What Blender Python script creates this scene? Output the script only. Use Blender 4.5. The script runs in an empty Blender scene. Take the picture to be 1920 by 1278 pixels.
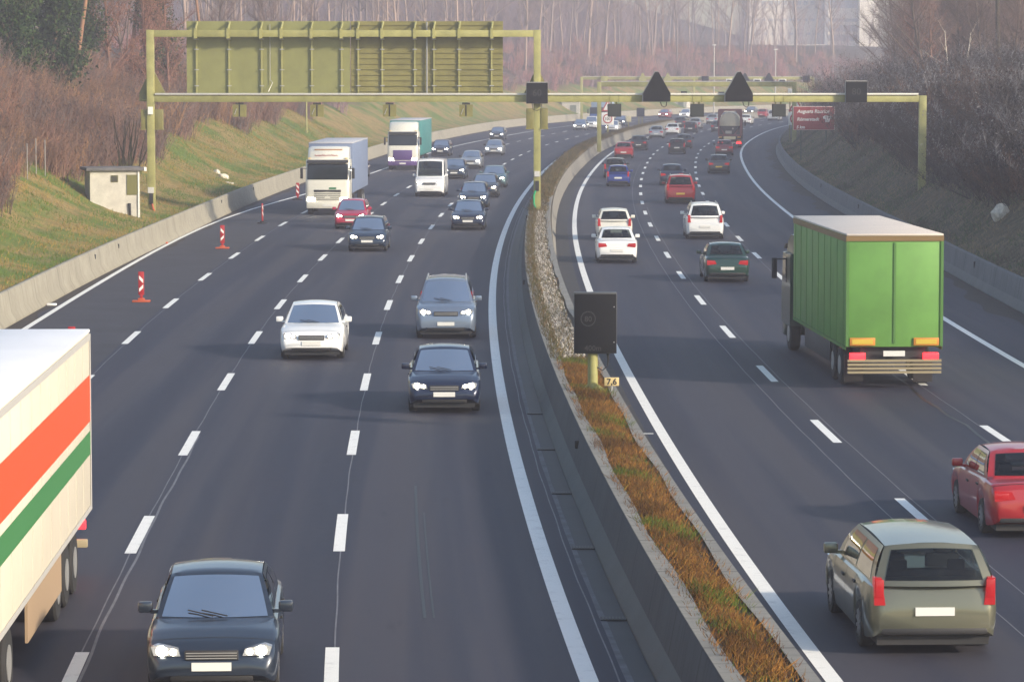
import bpy, bmesh, math, random
import numpy as np
from mathutils import Vector, Matrix
random.seed(7); rng=np.random.default_rng(11)
C=bpy.context.scene.collection
sc=bpy.context.scene
R_=math.radians
# ------------------------------------------------------------------ camera model
F=6250.; CH=8.3; PITCH=math.atan(512/F)
def G(px,py,z=0.):
    """world point at height z seen at photo pixel px,py"""
    a=(639-py)/F
    d=Vector((( px-960)/F, math.cos(PITCH)+a*math.sin(PITCH), -math.sin(PITCH)+a*math.cos(PITCH)))
    t=(z-CH)/d.z
    return Vector((d.x*t,d.y*t,z))
# ------------------------------------------------------------------ road curves
RK=[(0,10.9),(25,9.3),(45,8.2),(62,7.55),(90,6.95),(119,6.75),(149,6.92),(179,7.38),(223,8.6),(283,11.35),(343,15.2),(400,20.6),(450,26.5),(500,34.4),(549,45.2),(600,59.5),(700,99.),(800,153.)]
def spline(kn):
    x=np.array([k[0] for k in kn],float);y=np.array([k[1] for k in kn],float);n=len(x);h=np.diff(x)
    A=np.zeros((n,n));b=np.zeros(n);A[0,0]=A[-1,-1]=1
    for i in range(1,n-1):
        A[i,i-1]=h[i-1];A[i,i]=2*(h[i-1]+h[i]);A[i,i+1]=h[i];b[i]=3*((y[i+1]-y[i])/h[i]-(y[i]-y[i-1])/h[i-1])
    c=np.linalg.solve(A,b);bb=(y[1:]-y[:-1])/h-h*(2*c[:-1]+c[1:])/3;d=(c[1:]-c[:-1])/(3*h)
    def f(q):
        q=np.asarray(q,float);i=np.clip(np.searchsorted(x,q)-1,0,n-2);u=np.clip(q,x[0],x[-1])-x[i]
        v=y[i]+bb[i]*u+c[i]*u*u+d[i]*u**3
        s1=bb[-1]+2*c[-2]*h[-1]+3*d[-1]*h[-1]**2
        return v+np.where(q>x[-1],(q-x[-1])*s1,0)+np.where(q<x[0],(q-x[0])*bb[0],0)
    return f
Rx=spline(RK)
def slope(y): return float((Rx(y+1)-Rx(y-1))/2)
def off(kn):
    kn=[(-100,kn[0][1])]+kn+[(3000,kn[-1][1])]
    s=np.array([k[0] for k in kn],float);v=np.array([k[1] for k in kn],float)
    def f(y):
        y=np.asarray(y,float);w=0
        for d,wt in ((-24,.1),(-12,.22),(0,.36),(12,.22),(24,.1)): w=w+wt*np.interp(y+d,s,v)
        return Rx(y)+w
    return f
LC=off([(45,-10.65),(75,-10.75),(100,-10.95),(130,-11.2),(160,-11.4),(205,-11.7),(300,-12.4),(357,-12.9),(411,-13.2)])
LB=off([(46,-14.2),(73,-14.35),(102,-14.75),(131,-15.05),(162,-15.35),(208,-15.9),(300,-16.9),(375,-17.6),(442,-17.8)])
LA=off([(60,-17.9),(88,-18.3),(118,-18.85),(148,-19.2),(179,-19.65)])
LE=off([(60,-21.8),(100,-22.2),(128,-22.7),(150,-23.2),(175,-23.5),(196,-23.4),(217,-22.),(245,-21.4),(276,-21.4),(350,-22.2),(450,-22.3)])
LBAR=off([(60,-22.7),(109,-22.95),(135,-23.3),(159,-23.35),(179,-23.6),(212,-24.1),(234,-24.3),(301,-25.2),(378,-27.),(461,-29)])
LR=off([(45,-7.15),(65,-7.2),(96,-7.35),(139,-7.55),(189,-7.6),(230,-7.7),(298,-8.3),(500,-8.6)])
MB=off([(45,-6.25),(61,-6.25),(90,-6.45),(120,-6.55),(200,-6.75),(300,-7.2),(500,-7.5)])
MR=off([(39,-4.72),(62,-4.7),(76,-4.72),(120,-4.85),(194,-5.05),(222,-5.1),(270,-5.2),(321,-5.35),(417,-5.7)])
RL=off([(45,-3.85),(82,-3.75),(99,-3.78),(128,-3.85),(163,-4.03),(223,-4.03),(330,-4.2),(450,-4.4)])
LD=off([(45,0),(500,0)])
LEE=off([(75,3.8),(133,3.9),(176,4.05),(250,4.15),(336,4.3),(378,4.4)])
RR=off([(62,7.2),(93,7.35),(115,7.65),(150,8.0),(194,8.2),(257,8.3),(365,8.5),(450,8.6)])
RBAR=off([(80,10.1),(112,10.5),(127,10.8),(150,11.2),(198,11.3),(253,11.4),(334,11.9),(450,12.2)])
HL=lambda l:np.interp(l,[-50,0,1.5,3.5,8,20,35,70,150,400],[-.06,.7,.9,1.5,4.,8.6,11.5,13.5,14.5,16])
HR=lambda l:np.interp(l,[-50,0,1,4,8,20,40,100,400],[-.06,.8,1.1,3.5,5.3,8.2,9.2,10.5,14])
WL=lambda y:np.interp(y,[100,130,170,205,225,300,360,450],[6.2,6.2,6.0,7.2,8.2,8.0,9.,10.5])+.7*np.sin(y*.21)+.5*np.sin(y*.083+1)
def ground_z(x,y):
    x=np.asarray(x,float);y=np.asarray(y,float)
    ll=LBAR(y)-.35-x; lr=x-RBAR(y)-.35
    n=.25*np.sin(x*.31+y*.13)+.2*np.sin(x*.11-y*.23)+.12*np.sin(x*.9+y*.6)
    sm=lambda t:np.clip(t,0,1)**2*(3-2*np.clip(t,0,1))
    z=np.where(ll>0,HL(ll)+n*np.clip(ll/6,0,1)+34*sm((32-x)/60)*sm((y-720)/330)*sm(ll/60),np.where(lr>0,HR(lr)+n*np.clip(lr/6,0,1),-.06))
    return z
# ------------------------------------------------------------------ materials
MATS={}
def mat(name,col=(.5,.5,.5),rough=.6,metal=0.,coat=0.,emit=None,es=0.,spec=.5,noise=None,bump=0.,trans=0.):
    if name in MATS: return MATS[name]
    m=bpy.data.materials.new(name);m.use_nodes=True;nt=m.node_tree;b=nt.nodes['Principled BSDF']
    b.inputs['Base Color'].default_value=(*col,1);b.inputs['Roughness'].default_value=rough;b.inputs['Metallic'].default_value=metal
    b.inputs['Coat Weight'].default_value=coat;b.inputs['Coat Roughness'].default_value=.06;b.inputs['Specular IOR Level'].default_value=spec
    if emit: b.inputs['Emission Color'].default_value=(*emit,1);b.inputs['Emission Strength'].default_value=es
    if noise:
        sc_,amt=noise
        tc=nt.nodes.new('ShaderNodeTexCoord');n=nt.nodes.new('ShaderNodeTexNoise');n.inputs['Scale'].default_value=sc_;n.inputs['Detail'].default_value=6
        n.inputs['Roughness'].default_value=.65
        nt.links.new(tc.outputs['Object'],n.inputs['Vector'])
        mx=nt.nodes.new('ShaderNodeMapRange');mx.inputs[1].default_value=.3;mx.inputs[2].default_value=.7;mx.inputs[3].default_value=1-amt;mx.inputs[4].default_value=1+amt
        nt.links.new(n.outputs[0],mx.inputs[0])
        v=nt.nodes.new('ShaderNodeVectorMath');v.operation='SCALE';v.inputs[0].default_value=col
        nt.links.new(mx.outputs[0],v.inputs['Scale']);nt.links.new(v.outputs[0],b.inputs['Base Color'])
        if bump:
            bp=nt.nodes.new('ShaderNodeBump');bp.inputs['Strength'].default_value=bump;bp.inputs['Distance'].default_value=.02
            nt.links.new(n.outputs[0],bp.inputs['Height']);nt.links.new(bp.outputs[0],b.inputs['Normal'])
    MATS[name]=m;return m
def vmat(name,rough=.9):
    """colour from the point attribute 'col' (natural colour variation of stems, leaves, stones; far plants also paled for haze)"""
    m=bpy.data.materials.new(name);m.use_nodes=True;nt=m.node_tree;b=nt.nodes['Principled BSDF']
    a=nt.nodes.new('ShaderNodeAttribute');a.attribute_name='col';nt.links.new(a.outputs['Color'],b.inputs['Base Color'])
    b.inputs['Roughness'].default_value=rough;b.inputs['Specular IOR Level'].default_value=.2
    return m
class NT:
    """tiny node helper"""
    def __init__(s,m): s.nt=m.node_tree;s.b=s.nt.nodes['Principled BSDF']
    def n(s,t,**k):
        o=s.nt.nodes.new(t)
        for a,v in k.items():
            if a.startswith('i_'): o.inputs[a[2:].replace('_',' ')].default_value=v
            else: setattr(o,a,v)
        return o
    def l(s,a,b): s.nt.links.new(a,b)
    def noise(s,vec,scale,detail=4,rough=.6):
        o=s.n('ShaderNodeTexNoise');o.inputs['Scale'].default_value=scale;o.inputs['Detail'].default_value=detail;o.inputs['Roughness'].default_value=rough
        s.l(vec,o.inputs['Vector']);return o.outputs[0]
    def ramp(s,fac,stops):
        o=s.n('ShaderNodeValToRGB');cr=o.color_ramp
        while len(cr.elements)<len(stops): cr.elements.new(.5)
        for e,(p,c) in zip(cr.elements,stops): e.position=p;e.color=(*c,1) if len(c)==3 else c
        s.l(fac,o.inputs[0]);return o.outputs[0]
    def mix(s,fac,a,b,bt='MIX'):
        o=s.n('ShaderNodeMix',data_type='RGBA',blend_type=bt)
        for v,i in ((fac,0),(a,6),(b,7)):
            if hasattr(v,'links') or hasattr(v,'is_linked'): s.l(v,o.inputs[i])
            else: o.inputs[i].default_value=v if i==0 else (*v,1)
        return o.outputs[2]
    def math(s,op,a,b=None,clamp=False):
        o=s.n('ShaderNodeMath',operation=op,use_clamp=clamp)
        for v,i in ((a,0),(b,1)):
            if v is None: continue
            if hasattr(v,'is_linked'): s.l(v,o.inputs[i])
            else: o.inputs[i].default_value=v
        return o.outputs[0]
    def scale(s,vec,v):
        o=s.n('ShaderNodeMapping');o.inputs['Scale'].default_value=v;s.l(vec,o.inputs['Vector']);return o.outputs[0]
def new_mat(name,rough=.8):
    m=bpy.data.materials.new(name);m.use_nodes=True;h=NT(m);h.b.inputs['Roughness'].default_value=rough;return m,h
# asphalt: uv = (lateral metres from reference line, metres along the road)
def asphalt():
    m,h=new_mat('asphalt',.62)
    uv=h.n('ShaderNodeUVMap');uv.uv_map='uv';v=uv.outputs[0]
    s=h.n('ShaderNodeSeparateXYZ');h.l(v,s.inputs[0])
    broad=h.noise(h.scale(v,(.62,.009,1)),1.,4,.5)      # long lanes of wear
    mid=h.noise(h.scale(v,(1.3,.05,1)),1.,4,.6)
    fine=h.noise(v,38.,3,.7)
    blotch=h.noise(v,.16,5,.6)
    spk=h.noise(v,9.,2,.5)
    c=h.ramp(broad,[(.42,(.011,.015,.036)),(.5,(.023,.026,.048)),(.575,(.056,.052,.066))])
    c=h.mix(.3,c,h.ramp(mid,[(.38,(.014,.018,.037)),(.62,(.038,.039,.057))]))
    f=h.math('ADD',h.math('MULTIPLY',fine,.5),.74)
    g=h.n('ShaderNodeCombineColor')
    for i in range(3): h.l(f,g.inputs[i])
    c=h.mix(1.,c,g.outputs[0],'MULTIPLY')
    c=h.mix(h.math('MULTIPLY',blotch,.35),c,(.018,.021,.036))
    wp=h.math('COSINE',h.math('MULTIPLY',h.math('ADD',s.outputs[0],11.1),3.307));wp=h.math('ADD',h.math('MULTIPLY',wp,.5),.5)
    c=h.mix(h.math('MULTIPLY',h.math('MULTIPLY',wp,h.ramp(broad,[(.3,(0,0,0)),(.6,(1,1,1))])),.45),c,(.048,.045,.054))
    st=h.noise(h.scale(v,(2.2,.35,1)),1.,6,.7)
    c=h.mix(h.ramp(st,[(.60,(0,0,0)),(.78,(.75,.75,.75))]),c,(.010,.012,.021))
    gr=h.noise(v,3.5,5,.75)
    c=h.mix(h.ramp(gr,[(.45,(0,0,0)),(.75,(.4,.4,.4))]),c,(.042,.042,.057))
    c=h.mix(h.ramp(spk,[(.72,(0,0,0)),(.78,(.4,.4,.4))]),c,(.08,.08,.085))
    # paler worn edge beside the outer barriers
    h.l(c,h.b.inputs['Base Color'])
    bp=h.n('ShaderNodeBump');bp.inputs['Strength'].default_value=.35;bp.inputs['Distance'].default_value=.01
    h.l(fine,bp.inputs['Height']);h.l(bp.outputs[0],h.b.inputs['Normal'])
    h.l(h.math('ADD',h.math('MULTIPLY',mid,.2),.62),h.b.inputs['Roughness']);h.b.inputs['Specular IOR Level'].default_value=.32
    return m
def paint_mat():
    m,h=new_mat('road_paint',.7);tc=h.n('ShaderNodeTexCoord');v=tc.outputs['Object']
    n=h.noise(v,3.,6,.7);n2=h.noise(v,.4,3)
    c=h.ramp(n,[(.25,(.55,.55,.53)),(.45,(.80,.80,.76)),(.8,(.84,.84,.80))])
    c=h.mix(h.math('MULTIPLY',n2,.12),c,(.58,.57,.54));h.l(c,h.b.inputs['Base Color']);return m
def concrete(name,base,dark,streak=.5,foot=None):
    """cast concrete: vertical rain streaks, blotches and segment joints along the run (uv.y metres, uv.x height)"""
    m,h=new_mat(name,.85);uv=h.n('ShaderNodeUVMap');uv.uv_map='uv';v=uv.outputs[0]
    st=h.noise(h.scale(v,(.5,5.,1)),1.,5,.65);bl=h.noise(v,.8,6,.65);fi=h.noise(v,25.,4,.7)
    c=h.mix(h.ramp(bl,[(.3,(0,0,0)),(.75,(1,1,1))]),base,tuple(.5*a+.5*b for a,b in zip(base,dark)))
    c=h.mix(h.math('MULTIPLY',h.ramp(st,[(.5,(0,0,0)),(.72,(1,1,1))]),streak),c,dark)
    s=h.n('ShaderNodeSeparateXYZ');h.l(v,s.inputs[0])
    j=h.math('MODULO',s.outputs[1],3.2);j=h.math('LESS_THAN',j,.09)
    c=h.mix(h.math('MULTIPLY',j,.6),c,tuple(.25*a for a in base))
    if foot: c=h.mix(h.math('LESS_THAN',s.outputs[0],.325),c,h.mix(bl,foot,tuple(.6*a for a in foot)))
    f=h.math('ADD',h.math('MULTIPLY',fi,.3),.85);g=h.n('ShaderNodeCombineColor')
    for i in range(3): h.l(f,g.inputs[i])
    c=h.mix(1.,c,g.outputs[0],'MULTIPLY');h.l(c,h.b.inputs['Base Color'])
    bp=h.n('ShaderNodeBump');bp.inputs['Strength'].default_value=.3;bp.inputs['Distance'].default_value=.02;h.l(fi,bp.inputs['Height']);h.l(bp.outputs[0],h.b.inputs['Normal'])
    return m
def terrain_mat():
    m,h=new_mat('verge_soil',.95);tc=h.n('ShaderNodeTexCoord');v=tc.outputs['Object']
    a=h.n('ShaderNodeAttribute');a.attribute_name='zone';s=h.n('ShaderNodeSeparateColor');h.l(a.outputs['Color'],s.inputs[0])
    n1=h.noise(v,.22,5,.65);n2=h.noise(v,1.6,5,.7);n3=h.noise(h.scale(v,(7,7,3)),1.,4,.7)
    green=h.ramp(n2,[(.3,(.06,.115,.010)),(.6,(.125,.185,.018)),(.8,(.23,.21,.035))])
    tan=h.ramp(n2,[(.3,(.19,.135,.04)),(.7,(.36,.255,.085))])
    c=h.mix(h.ramp(n1,[(.42,(0,0,0)),(.56,(1,1,1))]),green,tan)
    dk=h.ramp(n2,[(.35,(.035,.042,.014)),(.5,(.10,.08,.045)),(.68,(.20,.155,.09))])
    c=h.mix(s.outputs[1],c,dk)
    lit=h.ramp(n3,[(.3,(.035,.024,.018)),(.7,(.10,.068,.05))])
    c=h.mix(s.outputs[0],c,lit)
    c=h.mix(h.math('MULTIPLY',h.ramp(n3,[(.55,(0,0,0)),(.75,(1,1,1))]),.35),c,(.03,.025,.015))
    h.l(c,h.b.inputs['Base Color'])
    bp=h.n('ShaderNodeBump');bp.inputs['Strength'].default_value=.8;bp.inputs['Distance'].default_value=.15;h.l(n3,bp.inputs['Height']);h.l(bp.outputs[0],h.b.inputs['Normal'])
    return m
M_ASPH=asphalt();M_PAINT=paint_mat()
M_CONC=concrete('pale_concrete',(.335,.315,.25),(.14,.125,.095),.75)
M_CONCD=concrete('shaded_face_concrete',(.055,.06,.066),(.022,.024,.028),.8,foot=(.12,.14,.145))  # median left face: its shade is put into the darker base colour, foot paler
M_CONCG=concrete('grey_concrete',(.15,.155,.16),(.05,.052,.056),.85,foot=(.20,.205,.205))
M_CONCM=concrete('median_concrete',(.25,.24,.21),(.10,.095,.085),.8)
M_TERR=terrain_mat();M_VEG=vmat('bare_wood');M_LEAF=vmat('leaf',.8);M_STONE=vmat('stone',.9)
M_OLIVE=mat('olive_paint',(.32,.31,.115),.5,noise=(1.6,.22))
M_OLIVED=mat('olive_panel',(.20,.185,.06),.5,noise=(1.2,.22))
M_BLACK=mat('black_enamel',(.007,.008,.011),.75,spec=.2)
M_BLACKM=mat('matt_black',(.016,.016,.018),.8)
M_GHOST=mat('unlit_lamp_dots',(.032,.033,.036),.7)
M_STEEL=mat('galvanised_steel',(.45,.45,.44),.45,.6)
M_WHITE=mat('white_sheet',(.78,.78,.75),.5)
M_RED=mat('sign_red',(.36,.012,.016),.45)
M_ORANGE=mat('orange_plastic',(.45,.085,.03),.55)
def glass():
    m=bpy.data.materials.new('car_glass');m.use_nodes=True;nt=m.node_tree;nt.nodes.clear();o=nt.nodes.new('ShaderNodeOutputMaterial');x=nt.nodes.new('ShaderNodeMixShader');t=nt.nodes.new('ShaderNodeBsdfTransparent');g=nt.nodes.new('ShaderNodeBsdfGlossy');f=nt.nodes.new('ShaderNodeFresnel')
    t.inputs[0].default_value=(.42,.47,.47,1);g.inputs['Roughness'].default_value=.03;f.inputs[0].default_value=1.5
    nt.links.new(f.outputs[0],x.inputs[0]);nt.links.new(t.outputs[0],x.inputs[1]);nt.links.new(g.outputs[0],x.inputs[2]);nt.links.new(x.outputs[0],o.inputs[0]);return m
M_GLASS=glass()
M_CABGLASS=mat('dark_glass',(.010,.015,.018),.06,spec=.5)
M_TYRE=mat('tyre_rubber',(.018,.018,.019),.85)
M_RIM=mat('alloy_rim',(.40,.40,.41),.35,.7)
M_DARK=mat('dark_plastic',(.02,.02,.022),.6)
M_HEAD=mat('headlamp_lit',(.9,.9,.85),.2,emit=(1,.9,.66),es=14.)
M_HEADOFF=mat('headlamp_glass',(.6,.62,.64),.1,.3)
M_TAIL=mat('tail_lamp_lit',(.45,.008,.012),.25,emit=(1,.015,.02),es=3.)
M_TAILOFF=mat('tail_lamp',(.20,.007,.012),.25,emit=(1,.03,.03),es=.15)
M_LENS=mat('lamp_lens',(.50,.52,.54),.12,.35,coat=.6)
M_PLATE=mat('plate_white',(.72,.72,.68),.5)
M_PLATEY=mat('plate_yellow',(.72,.48,.06),.5)
# ------------------------------------------------------------------ mesh helpers
def link(o,parent=None):
    C.objects.link(o)
    if parent is not None: o.parent=parent
    return o
def tag(o,label=None,cat=None,group=None,kind=None):
    if label: o['label']=label
    if cat: o['category']=cat
    if group: o['group']=group
    if kind: o['kind']=kind
    return o
def empty(name,loc=(0,0,0),rz=0.,label=None,cat=None,group=None):
    o=bpy.data.objects.new(name,None);o.location=loc;o.rotation_euler=(0,0,rz);o.empty_display_size=.2;link(o);return tag(o,label,cat,group)
def raw_mesh(name,v,f,mats,parent=None,col=None,uv=None,smooth=False,fmat=None):
    """fast mesh from arrays; f (N,k) int array"""
    v=np.asarray(v,np.float32).reshape(-1,3);f=np.asarray(f,np.int32);k=f.shape[1];n=len(f)
    me=bpy.data.meshes.new(name);me.vertices.add(len(v));me.vertices.foreach_set('co',v.ravel())
    me.loops.add(n*k);me.loops.foreach_set('vertex_index',f.ravel());me.polygons.add(n)
    me.polygons.foreach_set('loop_start',np.arange(0,n*k,k,dtype=np.int32));me.polygons.foreach_set('loop_total',np.full(n,k,np.int32))
    if smooth: me.polygons.foreach_set('use_smooth',np.ones(n,bool))
    if fmat is not None: me.polygons.foreach_set('material_index',np.asarray(fmat,np.int32))
    me.update(calc_edges=True)
    if col is not None:
        a=me.attributes.new('col' if col[0] is None else col[0],'FLOAT_COLOR','POINT');c=np.ones((len(v),4),np.float32);c[:,:3]=col[1];a.data.foreach_set('color',c.ravel())
    if uv is not None:
        u=me.uv_layers.new(name='uv');u.data.foreach_set('uv',np.asarray(uv,np.float32)[f.ravel()].ravel())
    for m in (mats if isinstance(mats,(list,tuple)) else [mats]): me.materials.append(m)
    return link(bpy.data.objects.new(name,me),parent)
class B:
    """collects simple shaped pieces into one mesh"""
    def __init__(s): s.v=[];s.f=[];s.m=[];s.sm=[]
    def add(s,v,f,mi=0,smooth=False):
        o=len(s.v);s.v+= [tuple(p) for p in v];s.f+=[tuple(i+o for i in q) for q in f];s.m+=[mi]*len(f);s.sm+=[smooth]*len(f)
    def box(s,c,d,mi=0,bev=0.,rot=None):
        x,y,z=(a/2 for a in d);c=Vector(c)
        if bev<=0:
            v=[Vector((i*x,j*y,k*z)) for i in (-1,1) for j in (-1,1) for k in (-1,1)]
            f=[(0,1,3,2),(4,6,7,5),(0,4,5,1),(2,3,7,6),(0,2,6,4),(1,5,7,3)]
        else:
            bm=bmesh.new();bmesh.ops.create_cube(bm,size=1)
            for q in bm.verts: q.co=Vector((q.co.x*2*x,q.co.y*2*y,q.co.z*2*z))
            bmesh.ops.bevel(bm,geom=list(bm.edges),offset=bev,segments=2,affect='EDGES',profile=.5)
            bm.verts.index_update();v=[q.co.copy() for q in bm.verts];f=[tuple(q.index for q in p.verts) for p in bm.faces];bm.free()
        if rot is not None: v=[rot@q for q in v]
        s.add([q+c for q in v],f,mi,False);return s
    def bx(s,x0,x1,y0,y1,z0,z1,mi=0,bev=0.): return s.box(((x0+x1)/2,(y0+y1)/2,(z0+z1)/2),(abs(x1-x0),abs(y1-y0),abs(z1-z0)),mi,bev)
    def tube(s,pts,r,k=8,mi=0,cap=True):
        pts=[Vector(p) for p in pts];n=len(pts);rs=r if isinstance(r,(list,tuple)) else [r]*n;v=[]
        for i,p in enumerate(pts):
            t=(pts[min(i+1,n-1)]-pts[max(i-1,0)]).normalized();a=t.orthogonal().normalized() if abs(t.z)>.9 else t.cross(Vector((0,0,1))).normalized();b=t.cross(a)
            for j in range(k):
                q=2*math.pi*j/k;v.append(p+(a*math.cos(q)+b*math.sin(q))*rs[i])
        f=[(i*k+j,i*k+(j+1)%k,(i+1)*k+(j+1)%k,(i+1)*k+j) for i in range(n-1) for j in range(k)]
        if cap: f+=[tuple(range(k))[::-1],tuple((n-1)*k+j for j in range(k))]
        s.add(v,f,mi,True);return s
    def prism(s,poly,y0,y1,mi=0,axis='y'):
        """closed polygon in x,z extruded along y (axis y) or in y,z along x"""
        n=len(poly);mk=(lambda a,b,t:(a,t,b)) if axis=='y' else ((lambda a,b,t:(t,a,b)) if axis=='x' else (lambda a,b,t:(a,b,t)))
        v=[mk(a,b,y0) for a,b in poly]+[mk(a,b,y1) for a,b in poly]
        f=[(i,(i+1)%n,n+(i+1)%n,n+i) for i in range(n)]+[tuple(range(n))[::-1],tuple(range(n,2*n))]
        s.add(v,f,mi);return s
    def build(s,name,mats,parent=None,sharp=40,recalc=True):
        me=bpy.data.meshes.new(name);me.from_pydata([tuple(p) for p in s.v],[],s.f)
        for m in (mats if isinstance(mats,(list,tuple)) else [mats]): me.materials.append(m)
        me.polygons.foreach_set('material_index',s.m);me.polygons.foreach_set('use_smooth',[True]*len(s.f))
        if recalc:
            bm=bmesh.new();bm.from_mesh(me);bmesh.ops.recalc_face_normals(bm,faces=bm.faces);bm.to_mesh(me);bm.free()
        me.set_sharp_from_angle(angle=R_(sharp));me.update()
        return link(bpy.data.objects.new(name,me),parent)
def text(name,body,size,loc,parent,m,rot=(math.pi/2,0,0),shear=0.,off_=0.,align='LEFT',ext=.004):
    cu=bpy.data.curves.new(name,'FONT');cu.body=body;cu.size=size;cu.shear=shear;cu.offset=off_;cu.align_x=align;cu.extrude=ext;cu.resolution_u=3
    cu.materials.append(m);o=bpy.data.objects.new(name,cu);C.objects.link(o);bpy.context.view_layer.update()
    me=bpy.data.meshes.new_from_object(o.evaluated_get(bpy.context.evaluated_depsgraph_get()));bpy.data.objects.remove(o);me.name=name
    if not me.materials: me.materials.append(m)
    o=bpy.data.objects.new(name,me);o.location=loc;o.rotation_euler=rot;return link(o,parent)
def copy_tree(o,parent=None):
    c=o.copy();C.objects.link(c);c.parent=parent
    for ch in o.children:
        if ch.name in sc.objects: copy_tree(ch,c)
    return c
# ------------------------------------------------------------------ ground, road, markings
def build_ground():
    ys=np.concatenate([np.arange(-10,330,2.5),np.arange(330,700,5),np.arange(700,1241,30)])
    ol=np.array([0,.6,1.2,2,3,4,5,6,7,8,10,12,15,18,22,27,33,40,50,65,85,110,150,200,280,400,650])
    orr=np.array([0,.5,1,1.7,2.5,3.3,4,5,6,7,8,10,12,15,18,22,27,33,40,50,65,85,110,150,200,280,400])
    V=[];Z=[]
    for y in ys:
        xl=LBAR(y)-.3;xr=RBAR(y)+.3
        xs=np.concatenate([(xl-ol)[::-1],[xl+.02],np.linspace(xl+1,xr-1,4),[xr-.02],xr+orr])
        zs=ground_z(xs,np.full_like(xs,y));zs[len(ol)-1]=.55;zs[len(ol)+6]=.6;zs[len(ol)]=-.06;zs[len(ol)+5]=-.06
        V.append(np.stack([xs,np.full_like(xs,y),zs],1))
        ll=xl-xs;lr=xs-xr
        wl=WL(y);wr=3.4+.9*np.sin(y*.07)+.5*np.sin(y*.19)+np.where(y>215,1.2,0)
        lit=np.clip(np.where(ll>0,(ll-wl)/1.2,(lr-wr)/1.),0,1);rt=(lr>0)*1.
        Z.append(np.stack([lit,rt,0*rt],1))
    n=len(V[0]);V=np.concatenate(V);Z=np.concatenate(Z)
    i=np.arange(len(ys)-1)[:,None]*n+np.arange(n-1)[None,:];i=i.ravel()
    f=np.stack([i,i+1,i+n+1,i+n],1)
    o=raw_mesh('ground',V,f,M_TERR,col=('zone',Z),smooth=True);o['kind']='structure'
build_ground()
def strip(y0,y1,fa,fb,z,step=2.,cols=2):
    ys=np.arange(y0,y1+.01,(y1-y0)/max(1,round((y1-y0)/step)))
    v=[];uv=[]
    for t in np.linspace(0,1,cols):
        x=fa(ys)*(1-t)+fb(ys)*t;v.append(np.stack([x,ys,np.full_like(ys,z)],1));uv.append(np.stack([x-Rx(ys),ys],1))
    n=len(ys);v=np.concatenate(v);uv=np.concatenate(uv);i=(np.arange(cols-1)[:,None]*n+np.arange(n-1)[None,:]).ravel()
    return v,np.stack([i,i+n,i+n+1,i+1],1),uv
def strips(name,lst,m,kind='structure'):
    V=[];Fc=[];U=[];o=0
    for v,f,u in lst: V.append(v);Fc.append(f+o);U.append(u);o+=len(v)
    ob=raw_mesh(name,np.concatenate(V),np.concatenate(Fc),m,uv=np.concatenate(U));ob['kind']=kind;return ob
strips('road',[strip(-5,1235,lambda y:LBAR(y)-.28,lambda y:RBAR(y)+.28,0,2.,9)],M_ASPH)
def w(f,d): return lambda y:f(y)+d
# edge lines
strips('edge_lines',[strip(20,1000,w(LE,-.1),w(LE,.1),.005),strip(20,1000,w(LR,-.13),w(LR,.13),.005),strip(20,1000,w(RL,-.12),w(RL,.12),.005),strip(20,1000,w(RR,-.11),w(RR,.11),.005)],M_PAINT)
# dashes: measured first dash, period and length along y
ds=[]
def dashes(f,y0,per,ln,y1,wd=.1):
    y=y0
    while y<y1: ds.append(strip(y-ln/2,y+ln/2,w(f,-wd),w(f,wd),.005,1.5));y+=per
dashes(LC,45.0-14.35,14.35,4.8,900);dashes(LB,44.6,14.5,4.8,900);dashes(LA,57.6,15.0,4.8,200)
dashes(LD,47.2,14.42,4.8,900);dashes(LEE,45.6,14.6,4.8,900)
ds.append(strip(75.4,75.55,w(RL,-.75),w(RL,-.2),.005,.1))
strips('lane_markings',ds,M_PAINT)
# thin sealed joints between the lanes
M_JOINT=mat('joint_seal',(.125,.125,.14),.6,noise=(1.5,.35));M_TAR=mat('tar_seal',(.007,.007,.009),.5)
def wob(f,d,a,ph): return lambda y:f(y)+d+a*np.sin(np.asarray(y)*.5+ph)+a*.7*np.sin(np.asarray(y)*1.3+ph*2)
js=[]
for f,d,a,ph,y0,y1 in ((LB,.0,.008,0,20,330),(LC,.03,.008,2,20,330),(LA,.02,.008,1,60,195),(LD,-.55,.006,3,20,300),(LD,.22,.006,4,20,200),(LEE,-.1,.008,5,40,260),(LR,.42,.008,2,20,200),(LB,.13,.015,5,42,75)):
    wd=.012 if f is not LB or d==0 else .022
    js.append(strip(y0,y1,wob(f,d-wd,a,ph),wob(f,d+wd,a,ph),.003,.8))
strips('joint_lines',js,M_JOINT)
strips('tar_seams',[strip(50,66,w(LC,1.35),w(LC,1.4),.003),strip(50,62,w(LC,1.5),w(LC,1.53),.003),strip(128,134,w(LR,-2.4),w(LR,-2.34),.003),strip(55,120,wob(LEE,-.5,.06,1),wob(LEE,-.42,.06,1),.003)],M_TAR)
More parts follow.
